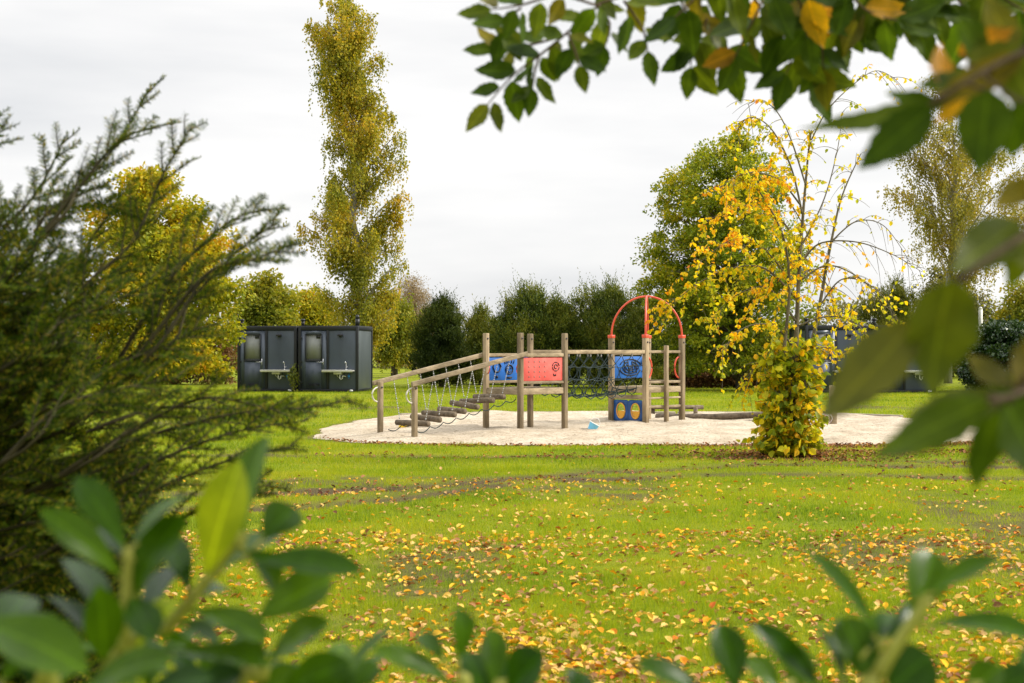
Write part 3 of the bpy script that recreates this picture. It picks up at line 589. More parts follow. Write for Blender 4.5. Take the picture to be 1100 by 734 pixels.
# tower
tm = np.array([*((Q(sG, 0, 0) + Q(sK, Wd, 0)) / 2)[:2], 0])
for (sa, ta), (sb, tb) in (((sG, 0), (sK, Wd)), ((sG, Wd), (sK, 0))):
    a_, b_ = Q(sa, ta, 1.86), Q(sb, tb, 1.86); c_ = (a_ + b_) / 2; h_ = (b_ - a_) / 2
    g = MB(); g.tube([a_ + [0, 0, .0]] + [c_ - h_ * math.cos(q) + Z3 * (.04 + .83 * math.sin(q)) for q in np.linspace(0, math.pi, 28)] + [b_], .021, 10)
    ar = g.build('arch', M['redpipe'], play, smooth=True)
    for e in (a_, b_): g = MB(); g.box(e + [0, 0, .02], (.118, .118, .07), rz=th0); g.build('arch_socket', M['redpipe'], ar, bevel=.01)
# G-H side (facing left-front): two blue panels between s=sG posts, along V
def panelV(s, t0, t1, z0, z1, mat):
    g = MB(); g.beam(Q(s, t0, (z0 + z1) / 2), Q(s, t1, (z0 + z1) / 2), .018, z1 - z0); return g.build('panel', M[mat], play, bevel=.004)
up = panel(sG + .07, sK - .07, 0, 1.00, 1.46, 'blue', 1); up['label'] = 'upper blue panel of the arched tower with a black maze drawing'
g = MB(); cx_, cz_ = (sG + sK) / 2, 1.23; tt = .018
for r_, a0, a1 in ((.36, .3, 2.8), (.36, 3.4, 5.9), (.25, .1, 1.4), (.25, 1.8, 4.4), (.25, 4.7, 6.1), (.15, 2.0, 5.2), (.15, -.8, 1.2), (.07, 0, 5.5)):
    stroke(g, None, tt, [(cx_ + r_ * math.cos(q), cz_ + r_ * .48 * math.sin(q)) for q in np.linspace(a0, a1, 10)], .011)
for dx in (-.2, -.08, .05, .17): stroke(g, None, tt, [(cx_ + dx, cz_ + .12), (cx_ + dx + .03, cz_ - .12)], .009)
stroke(g, None, tt, [(cx_ + .38, cz_ + .10), (cx_ + .46, cz_), (cx_ + .38, cz_ - .10)], .011)
g.build('marking', M['black'], up)
for q in (.25, .55, .85):
    g = MB(); s = sG + (sK - sG) * q; g.tube([Q(s, .0, 1.45), Q(s, .0, 1.54)], .012, 6); g.tube([Q(s, .01, 1.535), Q(s, .03, 1.535)], .022, 8); g.build('bolt', M['white'], up)
for t in (0,): beam('panel_rail', Q(sG + .05, t, 1.52), Q(sK - .05, t, 1.52), .05, .06)
# lower panel with two oval windows: an ordinary board with real holes
def oval_board():
    s = sG; t0, t1, z0, z1 = .07, Wd - .07, .10, .56; g = MB(); nq = 32; verts = []; f = []
    halves = [(t0, (t0 + t1) / 2), ((t0 + t1) / 2, t1)]
    for (h0, h1) in halves:
        cx, cz = (h0 + h1) / 2, (z0 + z1) / 2; base_ = len(verts)
        for side in (-.009, .009):
            for q in range(nq):
                a = q / nq * 2 * math.pi; ca, sa = math.cos(a), math.sin(a)
                k_ = min((h1 - h0) / 2 / max(abs(ca), 1e-6), (z1 - z0) / 2 / max(abs(sa), 1e-6)); ot = cx + k_ * ca; oz = cz + k_ * sa
                it, iz = cx + .105 * ca, cz + .15 * sa
                verts.append(Q(s + side, ot, oz)); verts.append(Q(s + side, it, iz))
        for q in range(nq):
            r_ = (q + 1) % nq; o_ = 2 * nq
            f += [[base_ + 2 * q, base_ + 2 * r_, base_ + 2 * r_ + 1, base_ + 2 * q + 1], [base_ + o_ + 2 * q, base_ + o_ + 2 * q + 1, base_ + o_ + 2 * r_ + 1, base_ + o_ + 2 * r_],
                  [base_ + 2 * q + 1, base_ + 2 * r_ + 1, base_ + o_ + 2 * r_ + 1, base_ + o_ + 2 * q + 1], [base_ + 2 * q, base_ + o_ + 2 * q, base_ + o_ + 2 * r_, base_ + 2 * r_]]
    g.add(verts, f); o = g.build('panel', M['navy'], play); o['label'] = 'lower dark blue panel with two oval windows'
    for (h0, h1) in halves:
        cx, cz = (h0 + h1) / 2, (z0 + z1) / 2; r = MB(); r.tube([Q(s - .013, cx + .112 * math.cos(a), cz + .157 * math.sin(a)) for a in np.linspace(0, 2 * math.pi, 30)], .013, 6); r.build('window_ring', M['yellow'], o, smooth=True)
        r = MB(); r.add([Q(s, cx, cz)] + [Q(s, cx + .10 * math.cos(a), cz + .145 * math.sin(a)) for a in np.linspace(math.pi, 2 * math.pi, 14)], None, [[0, k + 1, k + 2] for k in range(13)]); r.build('window_shutter', M['yellow'], o)
oval_board()
beam('panel_rail', Q(sG, .05, .62), Q(sG, Wd - .05, .62), .05, .09)
beam('panel_rail', Q(sG, .05, .05), Q(sG, Wd - .05, .05), .04, .05)
# ladder side
for z, hh in ((1.56, .055), (.93, .05), (.42, .05), (.60, .04)): beam('rung', Q(sG + .05, Wd, z), Q(sK - .05, Wd, z), .045, hh)
beam('rung', Q(sK, .05, 1.56), Q(sK, Wd - .05, 1.56), .045, .055); beam('rung', Q(sK, .05, .93), Q(sK, Wd - .05, .93), .045, .05)
g = MB(); smid = (sG + sK) / 2; g.box(Q(smid, Wd + .06, .83), (.08, .08, 1.72), rz=th0); g.build('post', M['wood'], play, bevel=.01)
for s, sg in ((sG + .07, 1), (sK - .07, -1)):
    g = MB(); g.tube([Q(s + sg * .15 * math.sin(q), Wd - .02, 1.23 - .22 * math.cos(q)) for q in np.linspace(0, math.pi, 14)], .018, 8); g.build('hand_grip', M['redpipe'], play, smooth=True)

# balance beam to the right
bb = thing('balance_beam', 'grey log balance beam lying on the sand with a square timber post at its right end', 'balance beam', (5.2, 31, 0))
g = MB(); g.tube([[3.25, 32.0, .09], [4.4, 31.3, .12], [5.4, 30.7, .20], [6.5, 29.9, .32]], [.075, .075, .07, .065], 12); g.build('log', M['log'], bb, smooth=True)
g = MB(); g.box((6.59, 29.2, .42), (.12, .12, .90), rz=.3); g.build('post', M['wood2'], bb, bevel=.01)
g = MB(); g.tube([[6.15, 30.2, .30], [6.59, 29.3, .33]], .04, 8); g.build('crossbar', M['log'], bb)
bb2 = thing('balance_beam', 'shorter dark log lying behind the ladder of the climbing frame', 'balance beam', (4.0, 33.3, 0))
g = MB(); g.tube([[3.0, 33.2, .26], [3.5, 33.3, .26], [4.5, 33.5, .25]], .05, 10); g.build('log', M['log'], bb2, smooth=True)
for x in (3.3, 4.3): g = MB(); g.tube([[x, 33.33, -.02], [x, 33.33, .26]], .05, 8); g.build('leg', M['log'], bb2)

# toys on the sand
def pail(x, y, label, mat, rim, tilt):
    t = thing('toy_bucket', label, 'toy', (x, y, .08)); rot = Matrix.Rotation(tilt, 3, 'Y')
    T = lambda p: np.array(rot @ Vector(p)) + np.array([x, y, .165])
    g = MB(); prof = [(.0, .07), (.02, .072), (.08, .083), (.15, .095)]; n_ = 20; v = []; f = []
    for h, r in prof:
        for q in range(n_): v.append(T((r * math.cos(q / n_ * 6.2832), r * math.sin(q / n_ * 6.2832), h - .07)))
    for a in range(3):
        for q in range(n_): f.append([a * n_ + q, a * n_ + (q + 1) % n_, (a + 1) * n_ + (q + 1) % n_, (a + 1) * n_ + q])
    g.add(v, f, None); c = len(v); g.add([T((0, 0, -.07))] + [v[q] for q in range(n_)], None, [[0, 1 + (q + 1) % n_, 1 + q] for q in range(n_)])
    g.build('bucket', mat, t, smooth=True)
    g = MB(); g.tube([T((.097 * math.cos(q), .097 * math.sin(q), .08)) for q in np.linspace(0, 6.2832, 24)], .006, 6); g.build('rim', rim, t, smooth=True)
    g = MB(); g.tube([T((.095 * math.cos(q), .02, .08 + .11 * math.sin(q))) for q in np.linspace(0, math.pi, 14)], .005, 6); g.build('handle', rim, t, smooth=True)
pail(1.49, 26.3, 'small pale blue toy bucket tipped on the sand in front of the frame', plain('pale_blue_toy', (.16, .50, .72), .4, 0, .08, 5, 0), M['white'], .5)
pail(6.35, 29.0, 'pink toy bucket on the sand right of the yellow tree foot', plain('pink_toy', (.85, .22, .33), .4, 0, .08, 5, 0), M['white'], 1.2)

# ------------------------------------------------------------ sanitary cabins
def cabin():
    r = thing('sanitary_cabin', 'x', 'cabin', (0, 0, 0)); W, D, H = 2.35, 2.35, 2.50
    def bx(name, mat, x0, x1, y0, y1, z0, z1, parent=r, bev=.006):
        g = MB(); g.box(((x0 + x1) / 2, (y0 + y1) / 2, (z0 + z1) / 2), (x1 - x0, y1 - y0, z1 - z0)); return g.build(name, M[mat], parent, bevel=bev)
    g = MB()
    for x in (.05, W - .05):
        for y in (.05, D - .05): g.box((x, y, H / 2), (.10, .10, H))
    for y in (.05, D - .05):
        g.box((W / 2, y, H - .075), (W - .2, .10, .15)); g.box((W / 2, y, .05), (W - .2, .10, .10))
    for x in (.05, W - .05):
        g.box((x, D / 2, H - .075), (.10, D - .2, .15)); g.box((x, D / 2, .05), (.10, D - .2, .10))
    g.box((1.155, .05, H / 2 - .03), (.09, .095, H - .25)); g.build('frame', M['cabblack'], r, bevel=.008)
    bx('roof', 'cabblack', .02, W - .02, .02, D - .02, H - .03, H + .02)
    for x in (.035, W - .055): bx('side_wall', 'cabside', x, x + .02, .1, D - .1, .1, H - .15)
    bx('back_wall', 'cabgrey', .1, W - .1, D - .06, D - .04, .1, H - .15)
    bx('floor', 'cabblack', .1, W - .1, .1, D - .1, .06, .12)
    # door: leaf built around its window opening
    g = MB(); x0, x1, z0, z1 = .115, 1.10, .11, H - .17; wx0, wx1, wz0, wz1 = .29, .90, 1.22, H - .32
    for a in ((x0, wx0, z0, z1), (wx1, x1, z0, z1), (wx0, wx1, z0, wz0), (wx0, wx1, wz1, z1)):
        g.box(((a[0] + a[1]) / 2, .04, (a[2] + a[3]) / 2), (a[1] - a[0], .045, a[3] - a[2]))
    dr = g.build('door', M['cabgrey'], r)
    bx('window_pane', 'glass', wx0, wx1, .045, .055, wz0, wz1, dr, 0)
    g = MB()
    for a in ((wx0 - .03, wx0, wz0, wz1), (wx1, wx1 + .03, wz0, wz1), (wx0 - .03, wx1 + .03, wz0 - .06, wz0), (wx0 - .03, wx1 + .03, wz1, wz1 + .03)):
        g.box(((a[0] + a[1]) / 2, .008, (a[2] + a[3]) / 2), (a[1] - a[0], .016, a[3] - a[2]))
    g.build('window_frame', M['cabblack'], dr)
    bx('lamp', 'black', .70, .86, .030, .045, wz1 - .14, wz1 - .03, dr, 0)
    g = MB()
    for k in range(4): g.box((.62, .010, .24 + k * .022), (.44, .02, .012))
    g.build('vent', M['cabblack'], dr)
    g = MB(); g.tube([[.99, -.03, 1.02], [.99, -.03, 1.26]], .013, 8); g.tube([[.72, -.035, 1.135], [.99, -.035, 1.135]], .010, 8); g.tube([[.99, .02, 1.1], [.99, -.03, 1.1]], .01, 8); g.build('handle', M['chrome'], dr)
    for z in (.3, 1.1, 2.0): bx('hinge', 'cabblack', .095, .15, .0, .018, z, z + .09, dr)
    # wash panel
    bx('wash_panel', 'cabgrey', 1.205, W - .105, .03, .06, .105, H - .16)
    g = MB(); g.box((1.62, -.16, .81), (1.20, .42, .05)); g.box((1.62, -.365, .80), (1.20, .015, .09)); ct_ = g.build('counter', M['counter'], r, bevel=.008)
    g = MB(); g.tube([[1.90, -.06, .83], [1.90, -.06, 1.10], [1.90, -.10, 1.16], [1.90, -.20, 1.15], [1.90, -.22, 1.09]], .014, 8); g.tube([[1.90, -.06, .93], [1.97, -.08, .96]], .010, 6)
    g.tube([[1.90, -.06, .835], [1.90, -.06, .86]], .035, 10); g.build('tap', M['chrome'], ct_, smooth=True)
    g = MB(); g.box((1.62, -.16, .72), (.32, .26, .11)); g.build('basin', M['counter'], ct_, bevel=.02)
    g = MB(); g.tube([[1.68, -.16, .68], [1.68, -.16, .52], [1.73, -.16, .48], [1.78, -.16, .52], [1.78, -.16, .60], [1.86, -.05, .60], [1.86, .02, .58]], .022, 8); g.tube([[1.55, -.1, .68], [1.55, -.05, .6], [1.60, .0, .55]], .012, 6); g.build('drain_pipe', M['white'], r, smooth=True)
    g = MB(); g.tube([[2.0, .0, .70], [2.0, -.05, .66], [2.0, -.05, .50]], .018, 8); g.box((2.0, -.05, .60), (.07, .06, .08)); g.build('valve', M['pipeblue'], r, bevel=.01)
    g = MB(); g.box((1.66, -.04, 2.16), (.20, .10, .07)); g.box((1.66, -.01, 2.13), (.08, .06, .09)); g.build('wall_lamp', M['black'], r, bevel=.012)
    g = MB(); g.tube([[2.08, -.04, -.0], [2.08, -.04, .09]], .03, 8); g.box((2.1, -.06, .05), (.12, .06, .06)); g.build('foot_drain', M['white'], r)
    g = MB(); g.tube([[.10, .3, H], [.10, .3, H + .24]], .065, 14); g.tube([[.10, .3, H + .22], [.10, .3, H + .29]], [.10, .12, .07], 14); fl = g.build('flue', M['cabblack'], r, smooth=False)
    return r
CG = 'dark sanitary cabins in pairs'
def rotz(o, a): o.rotation_euler = (0, 0, a)
c0 = cabin(); c0['group'] = CG
cab_specs = [((-10.58, 54.78), -R(8), 'slate grey sanitary cabin with steel sink, left one of the pair left of the playground'),
             ((-8.18, 54.42), -R(8), 'slate grey sanitary cabin with its right side showing, next to the rounded bush'),
             ((10.95, 53.0), R(4), 'dark grey sanitary cabin with window just right of the yellow tree'),
             ((13.55, 53.2), R(4), 'dark grey sanitary cabin, right one of the pair right of the yellow tree')]
for k, (p, a, lab) in enumerate(cab_specs):
    o = c0 if k == 0 else copy_tree(c0)
    o.location = (*p, 0); rotz(o, a); o['label'] = lab; o['group'] = CG
    if k == 1:
        g = MB(); g.tube([[2.25, .3, 2.5], [2.25, .3, 2.80]], .08, 14); g.tube([[2.25, .3, 2.80], [2.25, .3, 2.94]], [.09, .11, .05], 14)
        f_ = g.build('flue', M['cabblack']); f_.parent = o
# plant between the left cabins
pl = thing('small_plant', 'small leafy green plant growing between the two left cabins', 'plant', (-8.3, 54.1, 0))
g = MB(); p = np.array([-8.3, 54.0, .55]) + rng.normal(size=(260, 3)) * [.09, .08, .24]; p[:, 2] = np.clip(np.abs(p[:, 2]), 0, 1.05); leaves(g, p, .10, .6); g.build('foliage', M['yew2'], pl)
g = MB(); g.tube([[-8.3, 54.05, 0], [-8.28, 54.0, .5], [-8.33, 54.0, 1.0]], [.012, .005], 5); g.build('stem', M['stem'], pl)
# white pole
wp = thing('marker_pole', 'thin white pole standing before the trees at the far right', 'pole', (22.4, 68, 0))
g = MB(); g.tube([[22.4, 68, -.05], [22.4, 68, 3.55]], .10, 12); g.build('shaft', M['white'], wp, smooth=True)
g = MB(); g.tube([[22.4, 68, 3.55], [22.4, 68, 3.66]], [.11, .05], 12); g.build('cap', M['white'], wp)

# ------------------------------------------------------------ the yellow tree
YD = 21.4
yt = thing('yellow_tree', 'arching yellow leaved tree with bushy base at the front edge of the sand', 'tree', (P(845, 0, YD)[0], YD, 0))
def smooth_path(pts, n_=24):
    pts = np.asarray(pts, float); k = len(pts); t = np.linspace(0, k - 1, n_)
    out = []
    for q in t:
        i1 = min(int(q), k - 2); f_ = q - i1; p0, p1, p2, p3 = pts[max(i1 - 1, 0)], pts[i1], pts[i1 + 1], pts[min(i1 + 2, k - 1)]
        out.append(.5 * ((2 * p1) + (-p0 + p2) * f_ + (2 * p0 - 5 * p1 + 4 * p2 - p3) * f_ ** 2 + (-p0 + 3 * p1 - 3 * p2 + p3) * f_ ** 3))
    return np.array(out)
YB = [  # (px points, end depth offset, start radius, end radius, twig density, leaf density)
    ([(845, 492), (852, 430), (855, 370), (858, 300), (862, 240), (868, 170), (872, 140)], .1, .055, .008, .7, .7),
    ([(850, 490), (866, 400), (880, 330), (893, 260), (905, 210), (925, 165)], .3, .042, .006, .5, .35),
    ([(842, 492), (838, 420), (845, 350), (848, 300), (840, 250), (815, 205), (795, 190)], -.4, .036, .005, 1, 1.3),
    ([(862, 230), (850, 180), (830, 140), (808, 126), (786, 138)], .3, .018, .003, 1.1, 1.5),
    ([(866, 200), (850, 150), (835, 120), (818, 108), (803, 112)], -.2, .014, .003, .6, .4),
    ([(872, 150), (888, 120), (912, 95), (940, 76), (962, 84)], .4, .012, .003, .8, .45),
    ([(860, 285), (880, 262), (920, 260), (960, 274), (990, 292)], -.5, .017, .003, .8, .15),
    ([(862, 300), (890, 285), (925, 300), (950, 330), (962, 362)], .5, .016, .003, 1, .4),
    ([(880, 330), (905, 300), (940, 310), (968, 348)], -.3, .014, .003, 1, .4),
    ([(893, 260), (920, 238), (950, 243), (978, 282)], .2, .013, .003, .8, .2),
    ([(855, 320), (820, 288), (780, 290), (745, 308), (712, 335)], -.4, .02, .003, 1.3, 1.8),
    ([(855, 345), (825, 310), (790, 318), (758, 348)], .5, .018, .003, 1.2, 1.6),
    ([(857, 260), (830, 228), (790, 222), (755, 242)], .6, .018, .003, 1.2, 1.6),
    ([(860, 220), (835, 192), (800, 186), (770, 205)], -.6, .016, .003, 1.2, 1.6),
    ([(850, 370), (830, 350), (800, 352), (775, 378)], -.7, .016, .003, 1.2, 1.4),
    ([(848, 300), (815, 262), (785, 258), (748, 285)], -.9, .016, .003, 1.2, 1.6),
    ([(850, 290), (870, 262), (845, 210), (825, 175)], .9, .016, .003, 1.2, 1.2),
    ([(858, 350), (890, 340), (920, 348), (940, 376)], -.6, .015, .003, 1.3, 1.1),
    ([(852, 400), (878, 375), (905, 378), (925, 400)], .4, .014, .003, 1.3, 1.2),
    ([(858, 300), (872, 290), (890, 308), (905, 345)], .9, .014, .003, 1.3, 1.1),
    ([(858, 270), (885, 215), (900, 160), (905, 120)], .8, .014, .003, .7, .3),
    ([(850, 420), (830, 390), (812, 392), (800, 420)], .1, .014, .003, 1.3, 1.1)]
gt = MB(); gl = MB(); gm = MB(); lp = []; lt = []
for k, (pts, dz, r0, r1, td, ld) in enumerate(YB):
    nn_ = len(pts); w3 = np.array([P(a, b_, YD + dz * q / (nn_ - 1)) for q, (a, b_) in enumerate(pts)])
    if k < 3: w3[0, 2] = -.05
    pth = smooth_path(w3, 30); (gm if k < 3 else gt).tube(pth, [r0, (r0 + r1) / 2, r1], 7)
    Ls = np.linalg.norm(np.diff(pth, axis=0), axis=1).sum(); nt_ = int(Ls / .085 * td)
    for q in range(nt_):
        u = .2 + .8 * (q + rng.random()) / nt_ if k >= 3 else .45 + .55 * (q + rng.random()) / nt_
        i0 = min(int(u * 29), 28); p0 = pth[i0]; tg = unit(pth[i0 + 1] - pth[i0])
        d = unit(tg * .6 + unit(rng.normal(size=3)) * .8); ln = rng.uniform(.18, .5); m_ = 7
        s_ = np.linspace(0, 1, m_)[:, None]; tw = p0 + d * ln * s_ + np.array([0, 0, -1]) * ln * .55 * s_ ** 2
        gt.tube(tw, [.005, .0022], 4, False)
        for w_ in range(rng.poisson(8 * ld * ln / .35)):
            x_ = rng.random(); pp = p0 + d * ln * x_ + np.array([0, 0, -1]) * ln * .55 * x_ ** 2; lp.append(pp + rng.normal(size=3) * .012); lt.append(rng.normal(size=3) * .7 + [0, 0, -.9])
lp = np.array(lp); leaves(gl, lp, .068, .8, np.array(lt), None, .14, six=True)
gm.build('trunk', M['greybark'], yt, smooth=True); gt.build('branches', M['greybark'], yt)
gl.build('crown', M['yellow_crown'], yt)
gb = MB(); gs = MB(); lp = []; lt = []
for q in range(380):
    a = rng.random() * 6.283; h0 = 1.5 * rng.random() ** 1.9; r0 = .05; lean = rng.uniform(.15, .95) * (1 - .25 * h0); ln = rng.uniform(.35, .75)
    p0 = yt.location + Vector((r0 * math.cos(a) + h0 * .05, r0 * math.sin(a), h0)); p0 = np.array(p0); d = unit(np.array([math.cos(a) * lean, math.sin(a) * lean, .55]))
    s_ = np.linspace(0, 1, 6)[:, None]; tw = p0 + d * ln * s_ + np.array([0, 0, -1]) * ln * .25 * s_ ** 2; gs.tube(tw, [.007, .0025], 4, False)
    for w_ in range(rng.poisson(9)):
        x_ = rng.uniform(.25, 1); lp.append(p0 + d * ln * x_ + np.array([0, 0, -1]) * ln * .25 * x_ ** 2 + rng.normal(size=3) * .02); lt.append(rng.normal(size=3) * .6 + [math.cos(a) * .5, math.sin(a) * .5, -.8])
lp = np.array(lp); lp[:, 2] = np.maximum(lp[:, 2], .03); leaves(gb, lp, .115, .85, np.array(lt), None, .12, six=True)
gs.build('base_shoots', M['greybark'], yt); gb.build('base_leaves', M['base_leaf'], yt)

# ------------------------------------------------------------ fallen leaves (stuff)
M['fallen'] = leafmat('fallen_leaves', [(0, (.14, .06, .03)), (.16, (.34, .17, .07)), (.36, (.60, .37, .15)), (.52, (.70, .46, .10)), (.74, (.74, .42, .02)), (.90, (.66, .26, .015)), (.97, (.50, .12, .02)), (1, (.22, .08, .03))], .8, .12, spec=.12)
M['fallen_brown'] = leafmat('brown_leaf_litter', [(0, (.07, .03, .02)), (.4, (.20, .085, .04)), (.75, (.33, .15, .07)), (1, (.5, .25, .05))], .8, .1)
def litter(name, mat, xs_, ys_, size, label):
    g = MB(); k = len(xs_); z = gz(xs_, ys_) + rng.random(k) * .03 - .004; a = rng.random(k) * 6.283; tl = rng.normal(size=k) * .45
    leaves(g, np.stack([xs_, ys_, z], -1), size, .68, np.stack([np.cos(a), np.sin(a), tl], -1), np.tile([0, 0, 1.6], (k, 1)), .16, six=True)
    return tag(g.build(name, mat), label, 'fallen leaves', kind='stuff')
X_, Y_ = [], []
for cnt, y0, y1, base_p in [(17000, 5.8, 8.9, .95), (21000, 7.6, 12.5, .60), (18000, 11, 17.5, .26), (8000, 16, 24, .06)]:
    x, y = frustum_pts(cnt, y0, y1, 1.2); clump = np.clip(vnoise(x, y, .35, 51) * .7 + vnoise(x, y, 2.5, 52) * .5 - .1, 0, 1) + .12
    if y0 < 7: clump = clump * np.clip((8.9 - y) / 2.0 - .4 + (vnoise(x, y, .9, 53) - .5) * 1.3, .0, 1) * 1.5
    k = rng.random(cnt) < base_p * clump; X_.append(x[k]); Y_.append(y[k])
litter('fallen_leaves', M['fallen'], np.concatenate(X_), np.concatenate(Y_), .052, 'yellow tan and orange leaves scattered on the lawn')
X_, Y_ = [], []
x = rng.uniform(-3.5, 10, 9000); y = SCY - SRY * np.clip(1 - np.abs((x - SCX) / SRX) ** 4.0, 0, 1) ** (1 / 4.0) + rng.normal(size=9000) * np.where(x > 2.5, .22, .13) - .10
k = (rng.random(9000) < np.clip((x - 1.5) / 3, .38 * vnoise(x, x * 0, .5, 61), 1)) & (np.abs(x - SCX) < SRX * .99); X_.append(x[k]); Y_.append(y[k])
a = rng.random(2600) * 6.283; r = np.abs(rng.normal(size=2600)) * .75 + .1; X_.append(4.3 + r * np.cos(a) * 1.6); Y_.append(21.5 + r * np.sin(a))
for p, q, w in ((RUTS[1], .5, .15), (RUTS[2], .5, .2), (RUTS[0], .25, .2)):
    x = rng.uniform(-3, 8, 1800); y = np.interp(x, [c[0] for c in p], [c[1] for c in p]) + rng.normal(size=1800) * w; k = rng.random(1800) < q * vnoise(x, y, .8, 55); X_.append(x[k]); Y_.append(y[k])
x = rng.uniform(4.5, 11, 2600); y = 22.1 + rng.normal(size=2600) * .3; k = rng.random(2600) < vnoise(x, y, .8, 56); X_.append(x[k]); Y_.append(y[k])
litter('leaf_litter', M['fallen_brown'], np.concatenate(X_), np.concatenate(Y_), .055, 'brown leaf litter along the near edge of the sand')
x, y = rng.uniform(-3.5, 9, 500), rng.uniform(24.2, 34, 500); k = sand_d(x, y) < .98
litter('sand_leaves', M['fallen'], x[k], y[k], .05, 'few dry leaves lying on the sand')
x, y = rng.uniform(-3.8, 9.2, 2600), rng.uniform(23.8, 34.8, 2600); k = (sand_d(x, y) < .985) & (rng.random(2600) < .25 + 1.2 * np.clip(sand_d(x, y) - .8, 0, 1))
litter('sand_debris', M['fallen_brown'], x[k], y[k], .035, 'small dark bits of bark and leaf on the sand')
ol = thing('fallen_leaf', 'large yellow leaf on the sand under the lowest step', 'leaf', (-2.18, 27.3, .10))
g = MB(); leaves(g, np.array([[ol.location.x, ol.location.y, .11]]), .22, .7, np.array([[1, .2, .3]]), None, .1, six=True); g.build('blade', M['yellow_leaf'], ol)

# ------------------------------------------------------------ foreground: leaf blades with real shape
def blade(g, base_, tip, w, up=(0, 0, 1), bend=.12, fold=.25, prof='ob', wav=0, n_=12):
    base_, tip = np.array(base_, float), np.array(tip, float); d = tip - base_; L = np.linalg.norm(d); d /= L
    upv = np.array(up, float) + rng.normal(size=3) * .15; s = np.cross(d, upv); s /= np.linalg.norm(s); nrm = np.cross(s, d)
    t = np.linspace(0, 1, n_ + 1)
    if prof == 'ob': wd = np.sin(np.pi * t ** 1.25) ** .75 * (.55 + .55 * t) * .98
    else: wd = np.sin(np.pi * np.clip(t, 0, 1) ** .82) ** .85 * (1.08 - .25 * t)
    wd[0] = .06; wd[-1] = .015
    if prof != 'ob': wd = wd * (1 + .06 * np.where(np.arange(n_ + 1) % 2 == 0, 1, -1) * (t > .1) * (t < .95))
    us = np.array([-1, -.55, 0, .55, 1]); v = []; uv = []
    ph = rng.random() * 6
    for i_, q in enumerate(t):
        c = base_ + d * L * q + nrm * L * bend * (4 * q * (1 - q)) - nrm * L * .0
        for u in us:
            lift = abs(u) * fold * w / 2 * wd[i_] - .0 * u * u + wav * w * math.sin(q * 13 + ph + (1 if u > 0 else 0)) * abs(u) ** 2
            v.append(c + s * u * w / 2 * wd[i_] + nrm * lift); uv.append((u * wd[i_], q))
    i_ = np.arange(n_)[:, None] * 5; j = np.arange(4)[None]
    g.add(v, np.stack([i_ + j, i_ + j + 1, i_ + 5 + j + 1, i_ + 5 + j], -1).reshape(-1, 4), None, uv)
M['rhodo'] = leafmat('glossy_dark_green_leaves', [(0, (.018, .062, .002)), (.5, (.036, .10, .003)), (1, (.08, .17, .006))], .27, .34, spec=.2, veins=True)
M['rhodo_y'] = leafmat('backlit_yellow_green_leaves', [(0, (.22, .34, .012)), (1, (.30, .38, .015))], .35, .4, spec=.4, veins=True)  # backlit glow of these leaves put into the base colour
M['over'] = leafmat('overhanging_green_leaves', [(0, (.03, .065, .006)), (.5, (.06, .11, .007)), (.9, (.10, .14, .010)), (1, (.17, .14, .012))], .6, .42, spec=.15, veins=True)
M['over_y'] = leafmat('turning_orange_leaves', [(0, (.45, .20, .012)), (.5, (.62, .36, .014)), (1, (.20, .10, .015))], .5, .45, spec=.3, veins=True)
M['over_o'] = leafmat('olive_turning_leaves', [(0, (.05, .09, .006)), (.6, (.085, .115, .007)), (1, (.13, .11, .008))], .5, .32, spec=.3, veins=True)
def rhodo(name, label, cat, base_xy, shoots, D, extra):
    """shoots: list of (stem px points, leaves[(bx,by,tx,ty,w,depth off,kind)])"""
    root = thing(name, label, cat, (base_xy[0], base_xy[1], 0)); gs = MB(); gd = MB(); gy = MB(); hasy = False
    for stem, lv, dd in shoots:
        w3 = np.array([P(a, b_, D + dd) for a, b_ in stem]); w3 = np.vstack([[base_xy[0] + rng.normal() * .05, base_xy[1] + rng.normal() * .05, -.02], [base_xy[0] * .5 + w3[0, 0] * .5, base_xy[1] * .5 + w3[0, 1] * .5, w3[0, 2] * .55], w3])
        gs.tube(smooth_path(w3, 26), [.010, .008, .0045], 8)
        for (bx_, by, tx_, ty, w, o1, kind, upx) in lv:
            b3, t3 = P(bx_, by, D + dd), P(tx_, ty, D + dd + o1)
            tgt = gy if kind == 'y' else gd; hasy |= kind == 'y'
            blade(tgt, b3, t3, w / F * D * 1.32, up=(upx, -.8 if kind == 'y' else -rng.uniform(.2, .95), .7), bend=.07, fold=.30)
            dv = unit(t3 - b3); gs.tube([b3 - dv * .012, b3 + dv * .01], .002, 5)
    # further whorls round the same bush so that it stands as a plant
    for (cx, cy, cz) in extra:
        c = np.array([cx, cy, cz]); st = np.array([base_xy[0] + rng.normal() * .08, base_xy[1] + rng.normal() * .08, 0]); gs.tube(smooth_path([st, (st + c) / 2 + rng.normal(size=3) * .05, c], 12), [.009, .004], 6)
        for q in range(8):
            a = q / 8 * 6.283 + rng.random() * .5; el = rng.uniform(-.1, .9); dv = np.array([math.cos(a) * math.cos(el), math.sin(a) * math.cos(el), math.sin(el)]); ln = rng.uniform(.07, .105)
            blade(gd, c, c + dv * ln, ln * .36, bend=.08, fold=.3)
    gs.build('stems', M['stem'], root, smooth=True); gd.build('leaves', M['rhodo'], root, smooth=True)
    if hasy: gy.build('leaves', M['rhodo_y'], root, smooth=True)['label'] = 'yellow green leaves with backlight in their colour'
    return root
